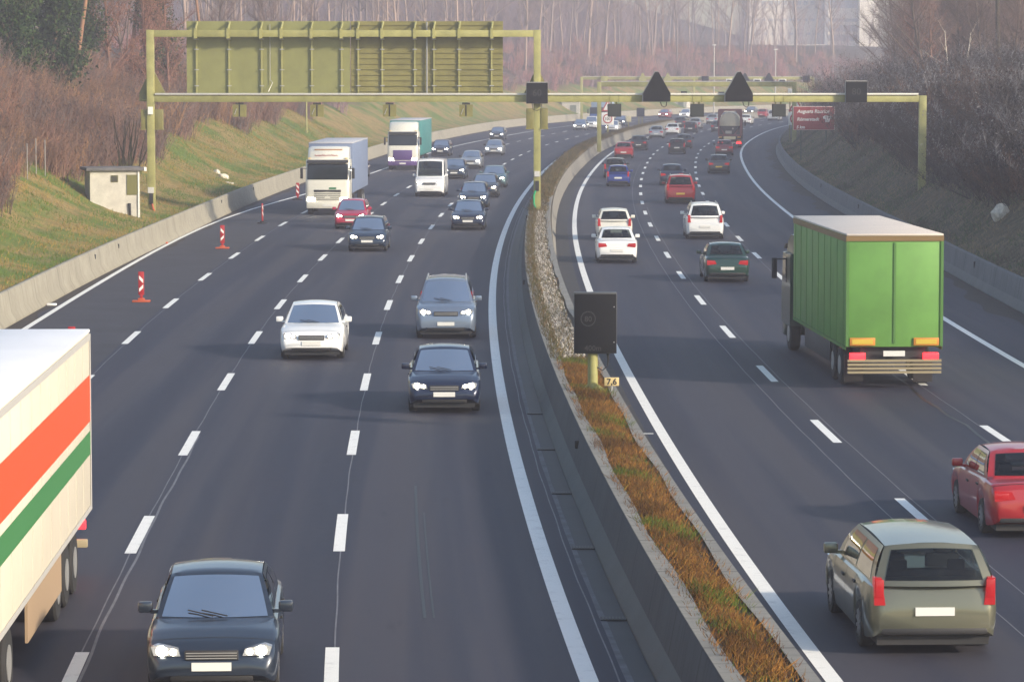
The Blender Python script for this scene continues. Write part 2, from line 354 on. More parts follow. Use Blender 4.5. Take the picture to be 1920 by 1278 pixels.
# gutter with slotted channel along the foot of the median wall
M_GUT=mat('gutter_asphalt',(.014,.015,.020),.6,noise=(1.2,.3));M_GUTS=mat('gutter_seam',(.085,.09,.105),.7,noise=(2.,.5))
strips('gutter',[strip(20,260,w(LR,.55),w(MB,.02),.004)],M_GUT)
strips('gutter_seam',[strip(20,230,wob(LR,.51,.006,1),wob(LR,.60,.006,3),.008,.5)],M_GUTS)
M_PATCH=mat('old_asphalt',(.030,.028,.028),.75,noise=(.8,.3))
strips('hard_shoulder_edge',[strip(20,330,w(MR,.0),w(RL,-.35),.003)],M_PATCH)
strips('closed_lane',[strip(20,196,w(LE,.12),w(LA,-.12),.002,2.,3)],mat('browned_asphalt',(.030,.028,.036),.75,noise=(.45,.35)))
strips('kerb_dirt',[strip(20,700,lambda y:LBAR(y)-.05,lambda y:LBAR(y)+.42+.16*np.sin(y*.37)+.1*np.sin(y*1.1),.004,1.),strip(20,600,lambda y:RBAR(y)-.75-.3*np.sin(y*.23)-.15*np.sin(y*.9),lambda y:RBAR(y)+.05,.004,1.)],mat('kerb_dirt',(.034,.027,.022),.9,noise=(2.2,.5)))
# ------------------------------------------------------------------ concrete barriers (one long cast barrier = one thing)
def profile_run(name,ys,fx,prof,m,sgn,parent=None,zoff=0.,sc_=lambda y:1.):
    """prof: list of (offset, z); offset grows away from the carriageway; closed section"""
    n=len(prof);V=[];U=[]
    per=np.concatenate([[0],np.cumsum([math.dist(prof[i],prof[i+1]) for i in range(n-1)])])
    for y in ys:
        x0=float(fx(y))
        for (o,z),p in zip(prof,per): V.append((x0+sgn*(max(o*sc_(y),.2) if o==.34 else o*sc_(y)),y,z+zoff));U.append((z,y))
    i=(np.arange(len(ys)-1)[:,None]*n+np.arange(n)[None,:]).ravel();j=(np.arange(len(ys)-1)[:,None]*n+(np.arange(n)+1)[None,:]%n).ravel()
    f=np.stack([i,j,j+n,i+n],1)
    if sgn<0: f=f[:,::-1]
    return raw_mesh(name,V,f,m,parent,uv=U)
YS=np.concatenate([np.arange(20,330,1.6),np.arange(330,760,4)])
NJ=[(0,-.05),(0,.08),(.16,.33),(.26,1.0),(.30,1.045),(.42,1.045),(.46,1.0),(.5,-.05)]
NJB=[(o,z) for o,z in NJ]
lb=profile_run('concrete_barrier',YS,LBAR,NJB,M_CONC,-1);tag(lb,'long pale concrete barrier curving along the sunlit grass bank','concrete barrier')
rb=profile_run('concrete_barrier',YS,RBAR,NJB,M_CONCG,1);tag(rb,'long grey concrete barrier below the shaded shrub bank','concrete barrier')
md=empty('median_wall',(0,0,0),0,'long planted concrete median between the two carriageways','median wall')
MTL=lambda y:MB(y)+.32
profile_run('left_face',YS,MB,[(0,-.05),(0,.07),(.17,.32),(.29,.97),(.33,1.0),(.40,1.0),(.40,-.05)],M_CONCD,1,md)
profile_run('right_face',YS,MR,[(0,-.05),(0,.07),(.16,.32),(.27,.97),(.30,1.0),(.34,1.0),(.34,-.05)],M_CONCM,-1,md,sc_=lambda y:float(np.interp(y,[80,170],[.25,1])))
def top_slab():
    V=[];U=[];Fq=[]
    for sgn,fx,wd in ((1,lambda y:MB(y)+.305,.24),(-1,lambda y:MR(y)-np.interp(y,[80,170],[.07,.29]),.20)):
        o=len(V)
        for k,y in enumerate(YS):
            j=.03*math.sin(y*.7)+.02*math.sin(y*.31)
            V+=[(float(fx(y)),y,1.006),(float(fx(y))+sgn*(wd+j),y,1.004)];U+=[(2,y),(2+wd,y)]
            if k: a=o+2*k;Fq.append((a-2,a-1,a+1,a))
    raw_mesh('coping',V,Fq,M_CONCM,md,uv=U)
top_slab()
def bed_part():
    v,f,uv=strip(20,700,w(MB,.40),w(MR,-.19),.95,1.5,3);
    raw_mesh('soil_bed',v,f,mat('bed_soil',(.075,.055,.032),.95,noise=(6.,.5),bump=.6),md,uv=uv)
bed_part()
for y in (67.,118.,170.): B().box((float(MB(y))+.22,y,.72),(.09,.16,.16),0,.01).build('reflector_box',M_DARK,md)
for y in (133.,141.,188.,208.,243.): B().box((float(LBAR(y))-.23,y,.78),(.08,.14,.18),0,.01).build('reflector_box',M_DARK,lb)
for y in (128.,182.,214.): B().box((float(RBAR(y))+.22,y,.75),(.08,.10,.24),0,.01).build('reflector_box',M_DARK,rb)
# drain grates
gp=None
for i,(px,py) in enumerate([(1133,1161),(1083,1028),(1047,925),(1013,843),(1000,776)]):
    y=G(px,py).y;x=float(LR(y))+.78
    if gp is None:
        gp=empty('drain_grate',(0,0,0));b=B()
        b.bx(-.26,.26,-.15,.15,.004,.02)
        b.build('frame',M_DARK,gp);b=B()
        for k in range(10): b.bx(-.23+k*.05,-.205+k*.05,-.12,.12,.02,.028)
        b.build('grate_bars',mat('cast_iron',(.09,.085,.08),.6,.5),gp);g=gp
    else: g=copy_tree(gp)
    g.location=(x,y,.004);tag(g,'iron drain grate in the gutter, '+['lowest in the photo','second up from the bottom of the photo','third up from the bottom of the photo','fourth up from the bottom of the photo','farthest one seen clearly'][i],'drain grate','drain grates along the median gutter')
# ------------------------------------------------------------------ vegetation
def spikes(p0,p1,r):
    """three sided tapering stems"""
    p0=np.asarray(p0,float);p1=np.asarray(p1,float);d=p1-p0;L=np.linalg.norm(d,axis=1,keepdims=True)+1e-9;t=d/L
    a=np.cross(t,np.where(np.abs(t[:,2:3])>.9,np.array([[1.,0,0]]),np.array([[0,0,1.]])));a/=np.linalg.norm(a,axis=1,keepdims=True)+1e-9;b=np.cross(t,a)
    r=np.broadcast_to(np.asarray(r,float).reshape(-1,1),(len(p0),1))
    v=np.stack([p0+a*r,p0+(-.5*a+.866*b)*r,p0+(-.5*a-.866*b)*r,p1],1).reshape(-1,3)
    n=len(p0);o=np.arange(n)[:,None]*4
    f=np.concatenate([o+np.array([[0,1,3]]),o+np.array([[1,2,3]]),o+np.array([[2,0,3]])],0)
    return v,f
def clump(nst,h,rad,ntw,thick,spread=.25,tw=.5,nlf=0,lf=.02):
    a=rng.uniform(0,2*math.pi,nst);r=rad*np.sqrt(rng.uniform(0,1,nst));p0=np.stack([r*np.cos(a),r*np.sin(a),np.full(nst,-.2)],1)
    hh=h*rng.uniform(.55,1.1,nst);ln=rng.normal(0,spread,(nst,2))+np.stack([np.cos(a),np.sin(a)],1)*spread*.8*r[:,None]/max(rad,.01)
    p1=p0+np.stack([ln[:,0]*hh,ln[:,1]*hh,hh],1)
    s=np.repeat(np.arange(nst),ntw);t=rng.uniform(.2,.97,len(s))[:,None]
    q0=p0[s]*(1-t)+p1[s]*t;dv=rng.normal(0,.45,(len(s),3));dv[:,2]=np.abs(dv[:,2])+.55
    q1=q0+dv*(tw*rng.uniform(.5,1.2,len(s))*(1.1-t[:,0]*.6))[:,None]
    v1,f1=spikes(p0,p1,thick*rng.uniform(.7,1.3,nst));v2,f2=spikes(q0,q1,thick*.5)
    sid=np.concatenate([np.repeat(np.arange(nst),4),np.repeat(s,4)])
    v=np.concatenate([v1,v2]);f=np.concatenate([f1,f2+len(v1)])
    if nlf:
        s3=rng.integers(0,nst,nlf);t=rng.uniform(.3,1.05,(nlf,1));c0=p0[s3]*(1-t)+p1[s3]*t+rng.normal(0,.075,(nlf,3));d3=rng.normal(0,1,(nlf,3));d3/=np.linalg.norm(d3,axis=1,keepdims=True)
        v3,f3=spikes(c0-d3*lf,c0+d3*lf*1.6,lf*.55);f=np.concatenate([f,f3+len(v)]);v=np.concatenate([v,v3]);sid=np.concatenate([sid,np.repeat(s3,4)])
    return v,f,sid
def thicket(name,pos,hs,cols,mode,variants,label=None,tipcol=None):
    V=[];Fc=[];CC=[];o=0
    for (x,y),h,c in zip(pos,hs,cols):
        v,f,sid=variants[rng.integers(len(variants))];an=rng.uniform(0,6.28);ca,sa=math.cos(an),math.sin(an)
        q=np.empty_like(v);q[:,0]=v[:,0]*ca-v[:,1]*sa;q[:,1]=v[:,0]*sa+v[:,1]*ca;q[:,2]=v[:,2];s=np.array([h*.9+.2,h*.9+.2,h]);q=q*s
        q+=np.array([x,y,float(ground_z(x,y))]);V.append(q);Fc.append(f+o);o+=len(v)
        st=(rng.uniform(.65,1.4,(sid.max()+1,1)))[sid];cc=np.array(c)[None,:]*st
        if tipcol is not None:
            k=(rng.uniform(0,1,sid.max()+1)<tipcol[1])[sid]&(v[:,2]>tipcol[2]);cc[k]=np.array(tipcol[0])*st[k]
        CC.append(cc)
    ob=raw_mesh(name,np.concatenate(V),np.concatenate(Fc),M_VEG,col=(None,np.concatenate(CC)));ob['kind']='stuff'
    if label: ob['label']=label
    return ob
def scatter(side,n,y0,y1,l0,l1,skip=None):
    out=[]
    while len(out)<n:
        y=rng.uniform(y0,y1);l=l0+(l1-l0)*rng.uniform(0,1)**1.3
        if side<0: wl=WL(y)
        else: wl=3.4+.9*math.sin(y*.07)+.5*math.sin(y*.19)+(1.2 if y>215 else 0)
        if l<wl: continue
        x=float(LBAR(y))-l if side<0 else float(RBAR(y))+l
        px=960+x/y*F
        if px<-250 or px>2250: continue
        if skip and skip(x,y): continue
        out.append((x,y))
    return out
VN=[clump(28,1.,.36,15,.0085,.22,.28,150,.014) for _ in range(6)]
VR=[clump(24,1.,.5,19,.0075,.55,.34,420,.017) for _ in range(7)]
VF=[clump(20,1.,.36,12,.014,.2,.3) for _ in range(5)]
def pick(n,pal,wt): 
    i=rng.choice(len(pal),n,p=np.array(wt)/sum(wt));return [pal[k] for k in i]
def hts(p,a,b): return [float(rng.uniform(.75,1.2)*(a+(b-a)*(.5+.5*math.sin(x*.33+y*.12)*math.cos(y*.09-x*.21)))) for x,y in p]
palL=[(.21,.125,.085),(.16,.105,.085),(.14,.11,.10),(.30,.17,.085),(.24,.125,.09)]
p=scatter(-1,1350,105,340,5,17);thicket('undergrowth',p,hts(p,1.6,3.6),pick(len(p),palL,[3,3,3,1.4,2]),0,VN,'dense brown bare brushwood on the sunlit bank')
p=scatter(-1,850,340,760,7,38);thicket('undergrowth',p,hts(p,1.8,4.2),pick(len(p),[(.34,.17,.16),(.32,.19,.14),(.25,.17,.18)],[3,2,2]),0,VF,'hazy pinkish brushwood at the far bend')  # stem colours made paler and pinker to carry distance haze
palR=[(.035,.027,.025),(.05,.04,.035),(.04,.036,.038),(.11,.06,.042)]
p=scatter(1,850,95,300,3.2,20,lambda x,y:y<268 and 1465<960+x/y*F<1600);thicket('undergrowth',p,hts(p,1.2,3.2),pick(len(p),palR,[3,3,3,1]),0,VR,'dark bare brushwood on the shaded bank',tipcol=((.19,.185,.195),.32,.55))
p=scatter(1,420,290,520,3.5,34)
WOOD=[];thicket('undergrowth',p,hts(p,1.5,4.),pick(len(p),[(.12,.085,.08),(.20,.10,.075),(.09,.08,.082)],[3,2,2]),0,VR,'russet and grey brushwood at the end of the shaded bank',tipcol=((.34,.32,.32),.3,.5))
def wood():
    out=[]
    while len(out)<800:
        y=rng.uniform(620,1010);px=rng.uniform(300,1660);x=(px-960)/F*y;l=float(LBAR(y))-x
        if l<34: continue
        if px>1560 and y<850: continue
        if px>1180 and (y>930 or rng.uniform()<.88) and not (ground_z(x,y)>17.): continue
        out.append((x,y))
    v=[clump(9,1.,.3,46,.0042,.14,.20) for _ in range(6)]
    thicket('woodland',out,[rng.uniform(9,17) for _ in out],pick(len(out),[(.24,.18,.20),(.28,.20,.19),(.20,.16,.19)],[3,2,2]),0,v,'hazy mass of leafless crowns on the hill beyond the bend')  # crown colours paled towards lilac, painting in extra haze
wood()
# grass tufts on the banks
def bank_grass(name,side,n,y0,y1,l0,l1,pal,wt,hh,label):
    y=rng.uniform(y0,y1,n);l=rng.uniform(l0,l1,n);x=(LBAR(y)-l) if side<0 else (RBAR(y)+l);z=ground_z(x,y)
    p0=np.stack([x,y,z-.03],1);d=rng.normal(0,.45,(n,3));d[:,2]=1;h=rng.uniform(.5,1.3,n)*hh;p1=p0+d*h[:,None]
    v,f=spikes(p0,p1,.018)
    n1=np.sin(x*.7+y*.23)+np.sin(x*.3-y*.41)+rng.normal(0,.6,n);k=np.clip(((n1+2)/4*len(pal)).astype(int),0,len(pal)-1)
    c=np.array(pal)[k]*rng.uniform(.7,1.3,(n,1));ob=raw_mesh(name,v,f,M_LEAF,col=(None,np.repeat(c,4,0)));ob['kind']='stuff';ob['label']=label
bank_grass('grass',-1,60000,95,330,.5,10.5,[(.085,.16,.014),(.13,.165,.022),(.34,.24,.06),(.29,.19,.05),(.10,.165,.016)],0,.17,'short green and straw coloured grass on the sunlit bank')
bank_grass('grass',1,45000,90,330,.5,6.5,[(.08,.06,.035),(.05,.10,.02),(.24,.19,.10),(.15,.115,.07)],0,.17,'dull dry grass on the shaded bank')
# median planting
def median_grass():
    n=30000;y=37+rng.uniform(0,1,n)**.8*46.5;t=np.clip(rng.normal(.5,.25,n),-.06,1.08)
    a=MB(y)+.48;b=MR(y)-.28;x=a+(b-a)*t;p0=np.stack([x,y,np.full(n,.96)],1);d=rng.normal(0,.55,(n,3));d[:,2]=1
    cl=np.sin(y*1.1)+np.sin(y*2.3+x*3)+.8*np.sin(y*.45+1);h=.11*rng.uniform(.4,1.35,n)*(1+.25*np.clip(cl,-1,1.5));p1=p0+d*h[:,None]
    v,f=spikes(p0,p1,.0085)
    gr=(np.sin(y*1.9+4*t)+np.sin(y*.83+2)+rng.normal(0,.7,n))>1.3
    pal=np.array([(.25,.11,.02),(.20,.085,.02),(.30,.15,.03),(.10,.045,.016),(.15,.09,.022)])
    c=pal[rng.integers(0,5,n)];dk=(np.sin(y*1.37+1)+np.sin(y*.6+t*2))>1.0;c[dk]*=.6;c[gr]=np.array([.10,.135,.016]);c=c*rng.uniform(.65,1.35,(n,1))
    o=raw_mesh('median_grass',v,f,M_LEAF,col=(None,np.repeat(c,4,0)));o['kind']='stuff';o['label']='rust brown grass with green tufts on the median'
    n=26000;y=83+rng.uniform(0,1,n)*380;t=np.where(y<190,np.where(rng.uniform(0,1,n)<.72,rng.uniform(-.12,.32,n),rng.uniform(.3,1.05,n)),rng.uniform(-.2,1.2,n))
    a=MB(y)+.45;b=MR(y)-.45;x=a+(b-a)*t;p0=np.stack([x,y,np.full(n,.955)],1);d=rng.normal(0,.5,(n,3));d[:,2]=1
    p1=p0+d*(rng.uniform(.05,.22,n)*np.where(y>170,1.5,1.))[:,None];v,f=spikes(p0,p1,np.where(y>170,.022,.013))
    c=np.array([(.10,.085,.03),(.13,.095,.04),(.07,.075,.025),(.16,.10,.04)])[rng.integers(0,4,n)]*rng.uniform(.6,1.3,(n,1))
    o=raw_mesh('weeds',v,f,M_LEAF,col=(None,np.repeat(c,4,0)));o['kind']='stuff';o['label']='low olive weeds along the median'
median_grass()
def gravel():
    n=9000;y=84+rng.uniform(0,1,n)*100;t=np.clip(rng.normal(.55,.28,n),-.05,1.05);a=MB(y)+.46;b=MR(y)-.46;x=a+(b-a)*t;z=np.full(n,.96)
    oc=np.array([(1,0,0),(-1,0,0),(0,1,0),(0,-1,0),(0,0,1),(0,0,-1)],float);fc=np.array([(0,2,4),(2,1,4),(1,3,4),(3,0,4),(2,0,5),(1,2,5),(3,1,5),(0,3,5)])
    s=rng.uniform(.018,.06,(n,1,1))*rng.uniform(.7,1.3,(n,1,3));an=rng.uniform(0,6.28,n);q=oc[None]*s;r=q.copy();r[:,:,0]=q[:,:,0]*np.cos(an)[:,None]-q[:,:,1]*np.sin(an)[:,None];r[:,:,1]=q[:,:,0]*np.sin(an)[:,None]+q[:,:,1]*np.cos(an)[:,None]
    r+=np.stack([x,y,z],1)[:,None,:];f=(np.arange(n)[:,None,None]*6+fc[None]).reshape(-1,3)
    c=np.array([(.42,.38,.32),(.30,.27,.23),(.5,.46,.4),(.2,.18,.15)])[rng.integers(0,4,n)]*rng.uniform(.7,1.2,(n,1))
    o=raw_mesh('gravel',r.reshape(-1,3),f,M_STONE,col=(None,np.repeat(c,6,0)));o['kind']='stuff';o['label']='pale gravel filling the median behind the display'
gravel()
# ---- trees
class Tree:
    def __init__(s): s.seg=[]
    def grow(s,p,d,L,r,lev,maxlev,nb,up=.1,wig=.12,br=(.55,.8),r2=.45,st=.35):
        n=5 if lev==0 else 3;pts=[p];q=p.copy();dd=d.normalized()
        for i in range(n):
            dd=(dd+Vector((random.gauss(0,wig),random.gauss(0,wig),random.gauss(0,wig)+up*.3))).normalized()
            q2=q+dd*(L/n);ra=r*(1-.8*i/n) if lev else r*(1-.75*i/n);rb=r*(1-.8*(i+1)/n) if lev else r*(1-.75*(i+1)/n)
            s.seg.append((q.copy(),q2.copy(),max(ra,.006),max(rb,.004),lev));q=q2;pts.append(q.copy())
        if lev<maxlev:
            for k in range(nb[lev]):
                t=st+(1-st)*(k+random.random())/nb[lev];i=min(int(t*n),n-1);u=t*n-i;b=pts[i].lerp(pts[i+1],u)
                a=random.uniform(0,2*math.pi);out=Vector((math.cos(a),math.sin(a),random.uniform(.2,1.)))
                s.grow(b,(out+dd*.35),L*random.uniform(*br)*(1.15-t*.6),r*(1-.7*t)*r2,lev+1,maxlev,nb,up,wig*1.3,br,r2,.2)
def tubes_np(segs,k=5):
    V=[];Fc=[];o=0
    for a,b,ra,rb,lev in segs:
        kk=7 if lev==0 else (5 if lev==1 else 3);t=(b-a).normalized();x=t.orthogonal().normalized();y=t.cross(x)
        for p,r in ((a,ra),(b,rb)):
            for j in range(kk):
                q=2*math.pi*j/kk;V.append(p+(x*math.cos(q)+y*math.sin(q))*r)
        for j in range(kk): Fc.append((o+j,o+(j+1)%kk,o+kk+(j+1)%kk,o+kk+j))
        o+=2*kk
    return V,Fc
def mk_tree(name,H,r,bark,twc,nb,maxlev,ntw,twl,st=.35,leaf=None,nleaf=0,up=.12,br=(.35,.5),twr=.012,bare=0.):
    """bare[..]: trunk > crown of twigs (and leaves)"""
    T=Tree();T.grow(Vector((0,0,-.4)),Vector((0,0,1)),H,r,0,maxlev,nb,up,.05,br,.5,st)
    tr=[s for s in T.seg if s[4]<=1];cr=[s for s in T.seg if s[4]>1]
    root=bpy.data.objects.new(name,None);link(root)
    V,Fc=tubes_np(tr);n=len(V);col=np.array(bark)[None,:]*rng.uniform(.8,1.2,(n,1))
    raw_mesh('trunk',[tuple(v) for v in V],np.array(Fc),M_VEG,root,col=(None,col),smooth=True)
    br_=[s for s in T.seg if s[4]>=1];wts=np.array([(s[1]-s[0]).length for s in br_]);ii=rng.choice(len(br_),ntw,p=wts/wts.sum())
    A=np.array([s[0][:] for s in br_]);Bp=np.array([s[1][:] for s in br_]);t=rng.uniform(0,1,(ntw,1));q0=A[ii]*(1-t)+Bp[ii]*t
    dd=Bp[ii]-A[ii];dd/=np.linalg.norm(dd,axis=1,keepdims=True);dv=dd*.8+rng.normal(0,.55,(ntw,3));dv[:,2]+=.25;q1=q0+dv*(twl*rng.uniform(.4,1.2,ntw))[:,None]
    v,f=spikes(q0,q1,twr);cc=np.repeat(np.array(twc)[None,:]*rng.uniform(.65,1.35,(ntw,1)),4,0)
    if cr:
        v2=[];f2=[];V2,F2=tubes_np(cr);V2=np.array([tuple(q) for q in V2]);F2=np.array(F2)
        tri=np.concatenate([F2[:,[0,1,2]],F2[:,[0,2,3]]]);f=np.concatenate([f,tri+len(v)]);v=np.concatenate([v,V2]);cc=np.concatenate([cc,np.repeat(np.array(bark)[None,:],len(V2),0)*.9])
    if nleaf:
        ii=rng.choice(len(br_),nleaf,p=wts/wts.sum());t=rng.uniform(0,1,(nleaf,1));q=A[ii]*(1-t)+Bp[ii]*t+rng.normal(0,leaf[1],(nleaf,3))
        e=rng.normal(0,1,(nleaf,3));e/=np.linalg.norm(e,axis=1,keepdims=True);g=np.cross(e,rng.normal(0,1,(nleaf,3)));g/=np.linalg.norm(g,axis=1,keepdims=True)
        s=leaf[2]*rng.uniform(.6,1.4,(nleaf,1));lv=np.stack([q+e*s,q-e*s*.6+g*s*.6,q-e*s*.6-g*s*.6],1).reshape(-1,3);lf=np.arange(nleaf*3).reshape(-1,3)
        pal=np.array(leaf[0]);lc=pal[rng.integers(0,len(pal),nleaf)]*rng.uniform(.6,1.4,(nleaf,1))
        f=np.concatenate([f,lf+len(v)]);v=np.concatenate([v,lv]);cc=np.concatenate([cc,np.repeat(lc,3,0)])
    raw_mesh('crown',v,f,M_VEG,root,col=(None,cc))
    return root
BIN=[]
def place(protos,pos,labels,cat,group,smin=.85,smax=1.2,sink=.2):
    for i,(x,y) in enumerate(pos):
        k=i%len(protos)
        pr=protos[k]
        o=pr if not pr.get('used') else copy_tree(pr)
        pr['used']=1
        s=random.uniform(smin,smax);o.location=(x,y,float(ground_z(x,y))-sink);o.rotation_euler=(random.gauss(0,.03),random.gauss(0,.03),random.uniform(0,6.28));o.scale=(s,s,s)
        tag(o,labels if isinstance(labels,str) else labels[i],cat,group)
        for q in [o]:
            if 'used' in q and q is not pr: del q['used']
    return
def at_bank(px,y,base_z=None): return ((px-960)/F*y,y)
# far leafless forest across the bend
far=[mk_tree('bare_tree',random.uniform(19,25),random.uniform(.15,.26),random.choice([(.26,.21,.20),(.18,.15,.15),(.33,.25,.21)]),(.23,.17,.17),(15,5),1,750,1.6,.22,br=(.16,.3),twr=.016) for _ in range(7)]  # bark and twig colours lightened to stand in for thicker far haze
pos=[];tries=0
while len(pos)<285 and tries<60000:
    tries+=1
    y=random.uniform(400,860)**1.;px=random.uniform(330,1640);x=(px-960)/F*y;l=float(LBAR(y))-x
    if l<18 or l>190: continue
    if px>1540 and y<700: continue
    if px>1300 and random.random()<.5: continue
    pos.append((x,y))
place(far,pos,'slender leafless tree in the hazy wood beyond the bend','tree','leafless trees in the hazy wood')
# left bank trees
near=[mk_tree('bare_tree',random.uniform(10,14),random.uniform(.08,.15),(.13,.10,.085),(.17,.115,.10),(24,6,4),2,2600,.9,.12,br=(.3,.48),twr=.009) for _ in range(5)]
pos=[(-32,210),(-36,236),(-40,262),(-33,285),(-38,330),(-28,318),(-31,362),(-45,310),(-22,385),(-52,350),(-29,405),(-60,400),(-36,300),(-25,352)]
place(near,pos,'leafless tree rising out of the brushwood on the sunlit bank','tree','leafless trees on the sunlit bank')
pos=[]
while len(pos)<44:
    y=random.uniform(205,430);l=random.uniform(11,30);x=float(RBAR(y))+l;px=960+x/y*F
    if px<1585 or px>1960: continue
    pos.append((x,y))
place(near,pos,'leafless tree standing along the top of the shaded bank','tree','leafless trees along the shaded bank',.8,1.2)
GREEN=[(.018,.044,.012),(.032,.065,.016),(.05,.085,.025),(.010,.024,.010)]
ivy=[mk_tree('ivy_clad_tree',13,.24,(.15,.10,.07),(.10,.08,.05),(34,4),1,500,.8,.04,(GREEN,.42,.13),13000,br=(.11,.2)) for _ in range(2)]
pos=[at_bank(22,205),at_bank(62,218),at_bank(100,212),at_bank(-20,215),at_bank(300,262),at_bank(150,240)]
place(ivy,pos,['dark green ivy clad tree at the upper left corner','dark ivy clad tree left of the orange pine trunk, broad crown','dark ivy clad tree just left of the orange pine trunk','dark ivy clad tree cut by the left edge of the photo','dark evergreen tree behind the sign gantry left post','dark ivy clad tree behind the others left of the pine'],'tree','ivy clad evergreen trees',.9,1.1)
pine=[mk_tree('pine_tree',17,.2,(.30,.165,.10),(.20,.13,.07),(9,4),1,300,.9,.5,([(.05,.065,.02),(.07,.08,.03)],.3,.09),2600,br=(.25,.4))]
pos=[at_bank(140,232),at_bank(247,262),at_bank(392,300)]
place(pine,pos,['pine with a bare orange trunk at the upper left','slim orange pine trunk between the pine and the gantry','yellow green pine above the left end of the sign board'],'tree','pines on the sunlit bank',.95,1.05)
rus=[mk_tree('russet_tree',12,.14,(.20,.11,.08),(.22,.11,.08),(26,5),1,1600,.9,.08,([(.23,.105,.065),(.18,.08,.055),(.28,.14,.09)],.3,.055),6500,br=(.22,.36)) for _ in range(2)]
pos=[at_bank(286,246),at_bank(215,242),at_bank(318,255),at_bank(1742,300),at_bank(1700,310)]
place(rus,pos,['russet leaved tree overhanging the gantry left corner','russet leaved tree between the pine trunks','drooping russet tree left of the sign board','russet bush tree behind the frosted shrubs','small russet tree at the left end of the shaded bank'],'tree','russet trees',.85,1.1)
birch=mk_tree('birch_tree',6.5,.10,(.62,.56,.48),(.4,.33,.28),(5,2),1,60,.6,.25,br=(.35,.55))
place([birch],[at_bank(1777,262),at_bank(1806,268)],['pale birch stem forking on the shaded bank','shorter pale forked birch on the shaded bank'],'tree','pale birches',.7,1.)
tall=[mk_tree('tall_trunk_tree',18,.21,(.075,.065,.05),(.09,.07,.06),(8,4),1,300,1.,.55,br=(.2,.3))]
place(tall,[at_bank(1868,250),at_bank(1916,262)],['tall dark straight tree trunk near the right edge','slim orange lit tree trunk at the right edge'],'tree','tall trunks at the right',.95,1.05)
# willow stool behind the hut
def willow():
    nst=16;root=empty('pollard_willow',(0,0,0),0,'many stemmed leafless willow rising behind the concrete hut','shrub')
    b=B()
    for k in range(nst):
        a=random.uniform(0,6.28);s=random.uniform(.1,.42);p=Vector((math.cos(a)*.3,math.sin(a)*.3,-.3));d=Vector((math.cos(a)*s,math.sin(a)*s*.5,1));pts=[p]
        for j in range(6):
            d=(d+Vector((random.gauss(0,.12),random.gauss(0,.08),.12))).normalized();p=p+d*.72;pts.append(p)
        b.tube(pts,[.055,.05,.042,.034,.026,.018,.008],5)
    b.build('stems',mat('willow_bark',(.085,.075,.035),.9),root)
    v,f,_=clump(40,3.2,.7,14,.009,.22,.6);raw_mesh('twigs',v,f,M_VEG,root,col=(None,np.full((len(v),3),.1)*np.array([1.,.85,.55])))
    y=178;x=(232-960)/F*y;root.location=(x,y,float(ground_z(x,y)))
willow()
# ------------------------------------------------------------------ near sign gantry (stands at y=GY)
GY=172.;S=F/GY
def gx(px): return (px-960)/S
def gz(py): return CH-(py-127)/S
ga=empty('sign_gantry',(gx(1007),GY,0),0,'large olive green sign gantry spanning both carriageways with a sign board seen from behind','sign gantry')
X0=gx(1007)
def gb(b,px0,px1,py0,py1,y0,y1,mi=0,bev=0.): return b.bx(gx(px0)-X0,gx(px1)-X0,y0,y1,gz(py0),gz(py1),mi,bev)
for nm,px,top,zb in (('post',284.5,57,.6),('post',1007,57,.9),('post',1728,179,.9)):
    b=B();h=.19 if px<1000 or px>1700 else .18
    b.bx(gx(px)-X0-h,gx(px)-X0+h,-.17,.17,zb-.6,gz(top)-(.0 if px<1500 else .0),0,.01)
    for q in ((192,193.2),(196,197.2)) if px<1100 else ((206,207),(251,252.2),(262,263)): b.bx(gx(px)-X0-h-.02,gx(px)-X0+h+.02,-.19,.19,gz(q[1]),gz(q[0]))
    b.build(nm,M_OLIVE,ga)
b=B();gb(b,291.5,1720.8,178.5,191,-.16,.16,0,.01);b.build('lower_beam',M_OLIVE,ga)
b=B();gb(b,291.5,1000.2,57.5,70,-.16,.16,0,.01);b.build('upper_beam',M_OLIVE,ga)
b=B();gb(b,293,1719,174.5,178,-.24,.10,0,.01);b.build('cable_tray',mat('tray_grey',(.62,.61,.55),.5,.2),ga)
# sign board halves
M_OLIVEP=mat('olive_sheet',(.215,.22,.08),.5,noise=(1.,.14))
def shear_panel(name,px0,px1,rib,ribbed):
    b=B();gb(b,px0,px1,40.5,176,.62,.72)
    if ribbed:
        py=47.
        while py<172: gb(b,px0+1,px1-1,py,py+1.4,.565,.615);py+=10.3
    p=b.build(name,M_OLIVED if ribbed else M_OLIVEP,ga)
    b=B()
    for r in rib: gb(b,r-1.3,r+1.3,40,176,.50,.56)
    for r in rib:
        for py in (93,131,161,74): gb(b,r-4.2,r+4.2,py-.9,py+.9,.46,.495,1)
    b.build('stiffeners',[M_OLIVE,M_STEEL],p)
    for r in rib:
        b=B();gb(b,r-2.6,r+2.6,54.5,73.,-.22,-.165);gb(b,r-3.2,r+3.2,71,72.8,-.16,.5);x=gx(r)-X0
        b.tube([(x,-.1,gz(55)),(x+.05,.55,gz(42))],.05,6)
        b.build('bracket',M_OLIVE,p)
    return p
p1=shear_panel('sign_board',350,656.6,[369,430,491,529,585,641],False)
p2=shear_panel('sign_board',657.6,943,[672,717,778,814,861,922],True)
b=B();b.tube([(gx(506.5)-X0,.55,gz(46)),(gx(506.5)-X0,.55,gz(150)),(gx(511)-X0,.5,gz(155)),(gx(504)-X0,.3,gz(172))],.02,5);b.tube([(gx(800.5)-X0,.5,gz(42)),(gx(800.5)-X0,.5,gz(175))],.05,5);b.build('cable',M_STEEL,ga)
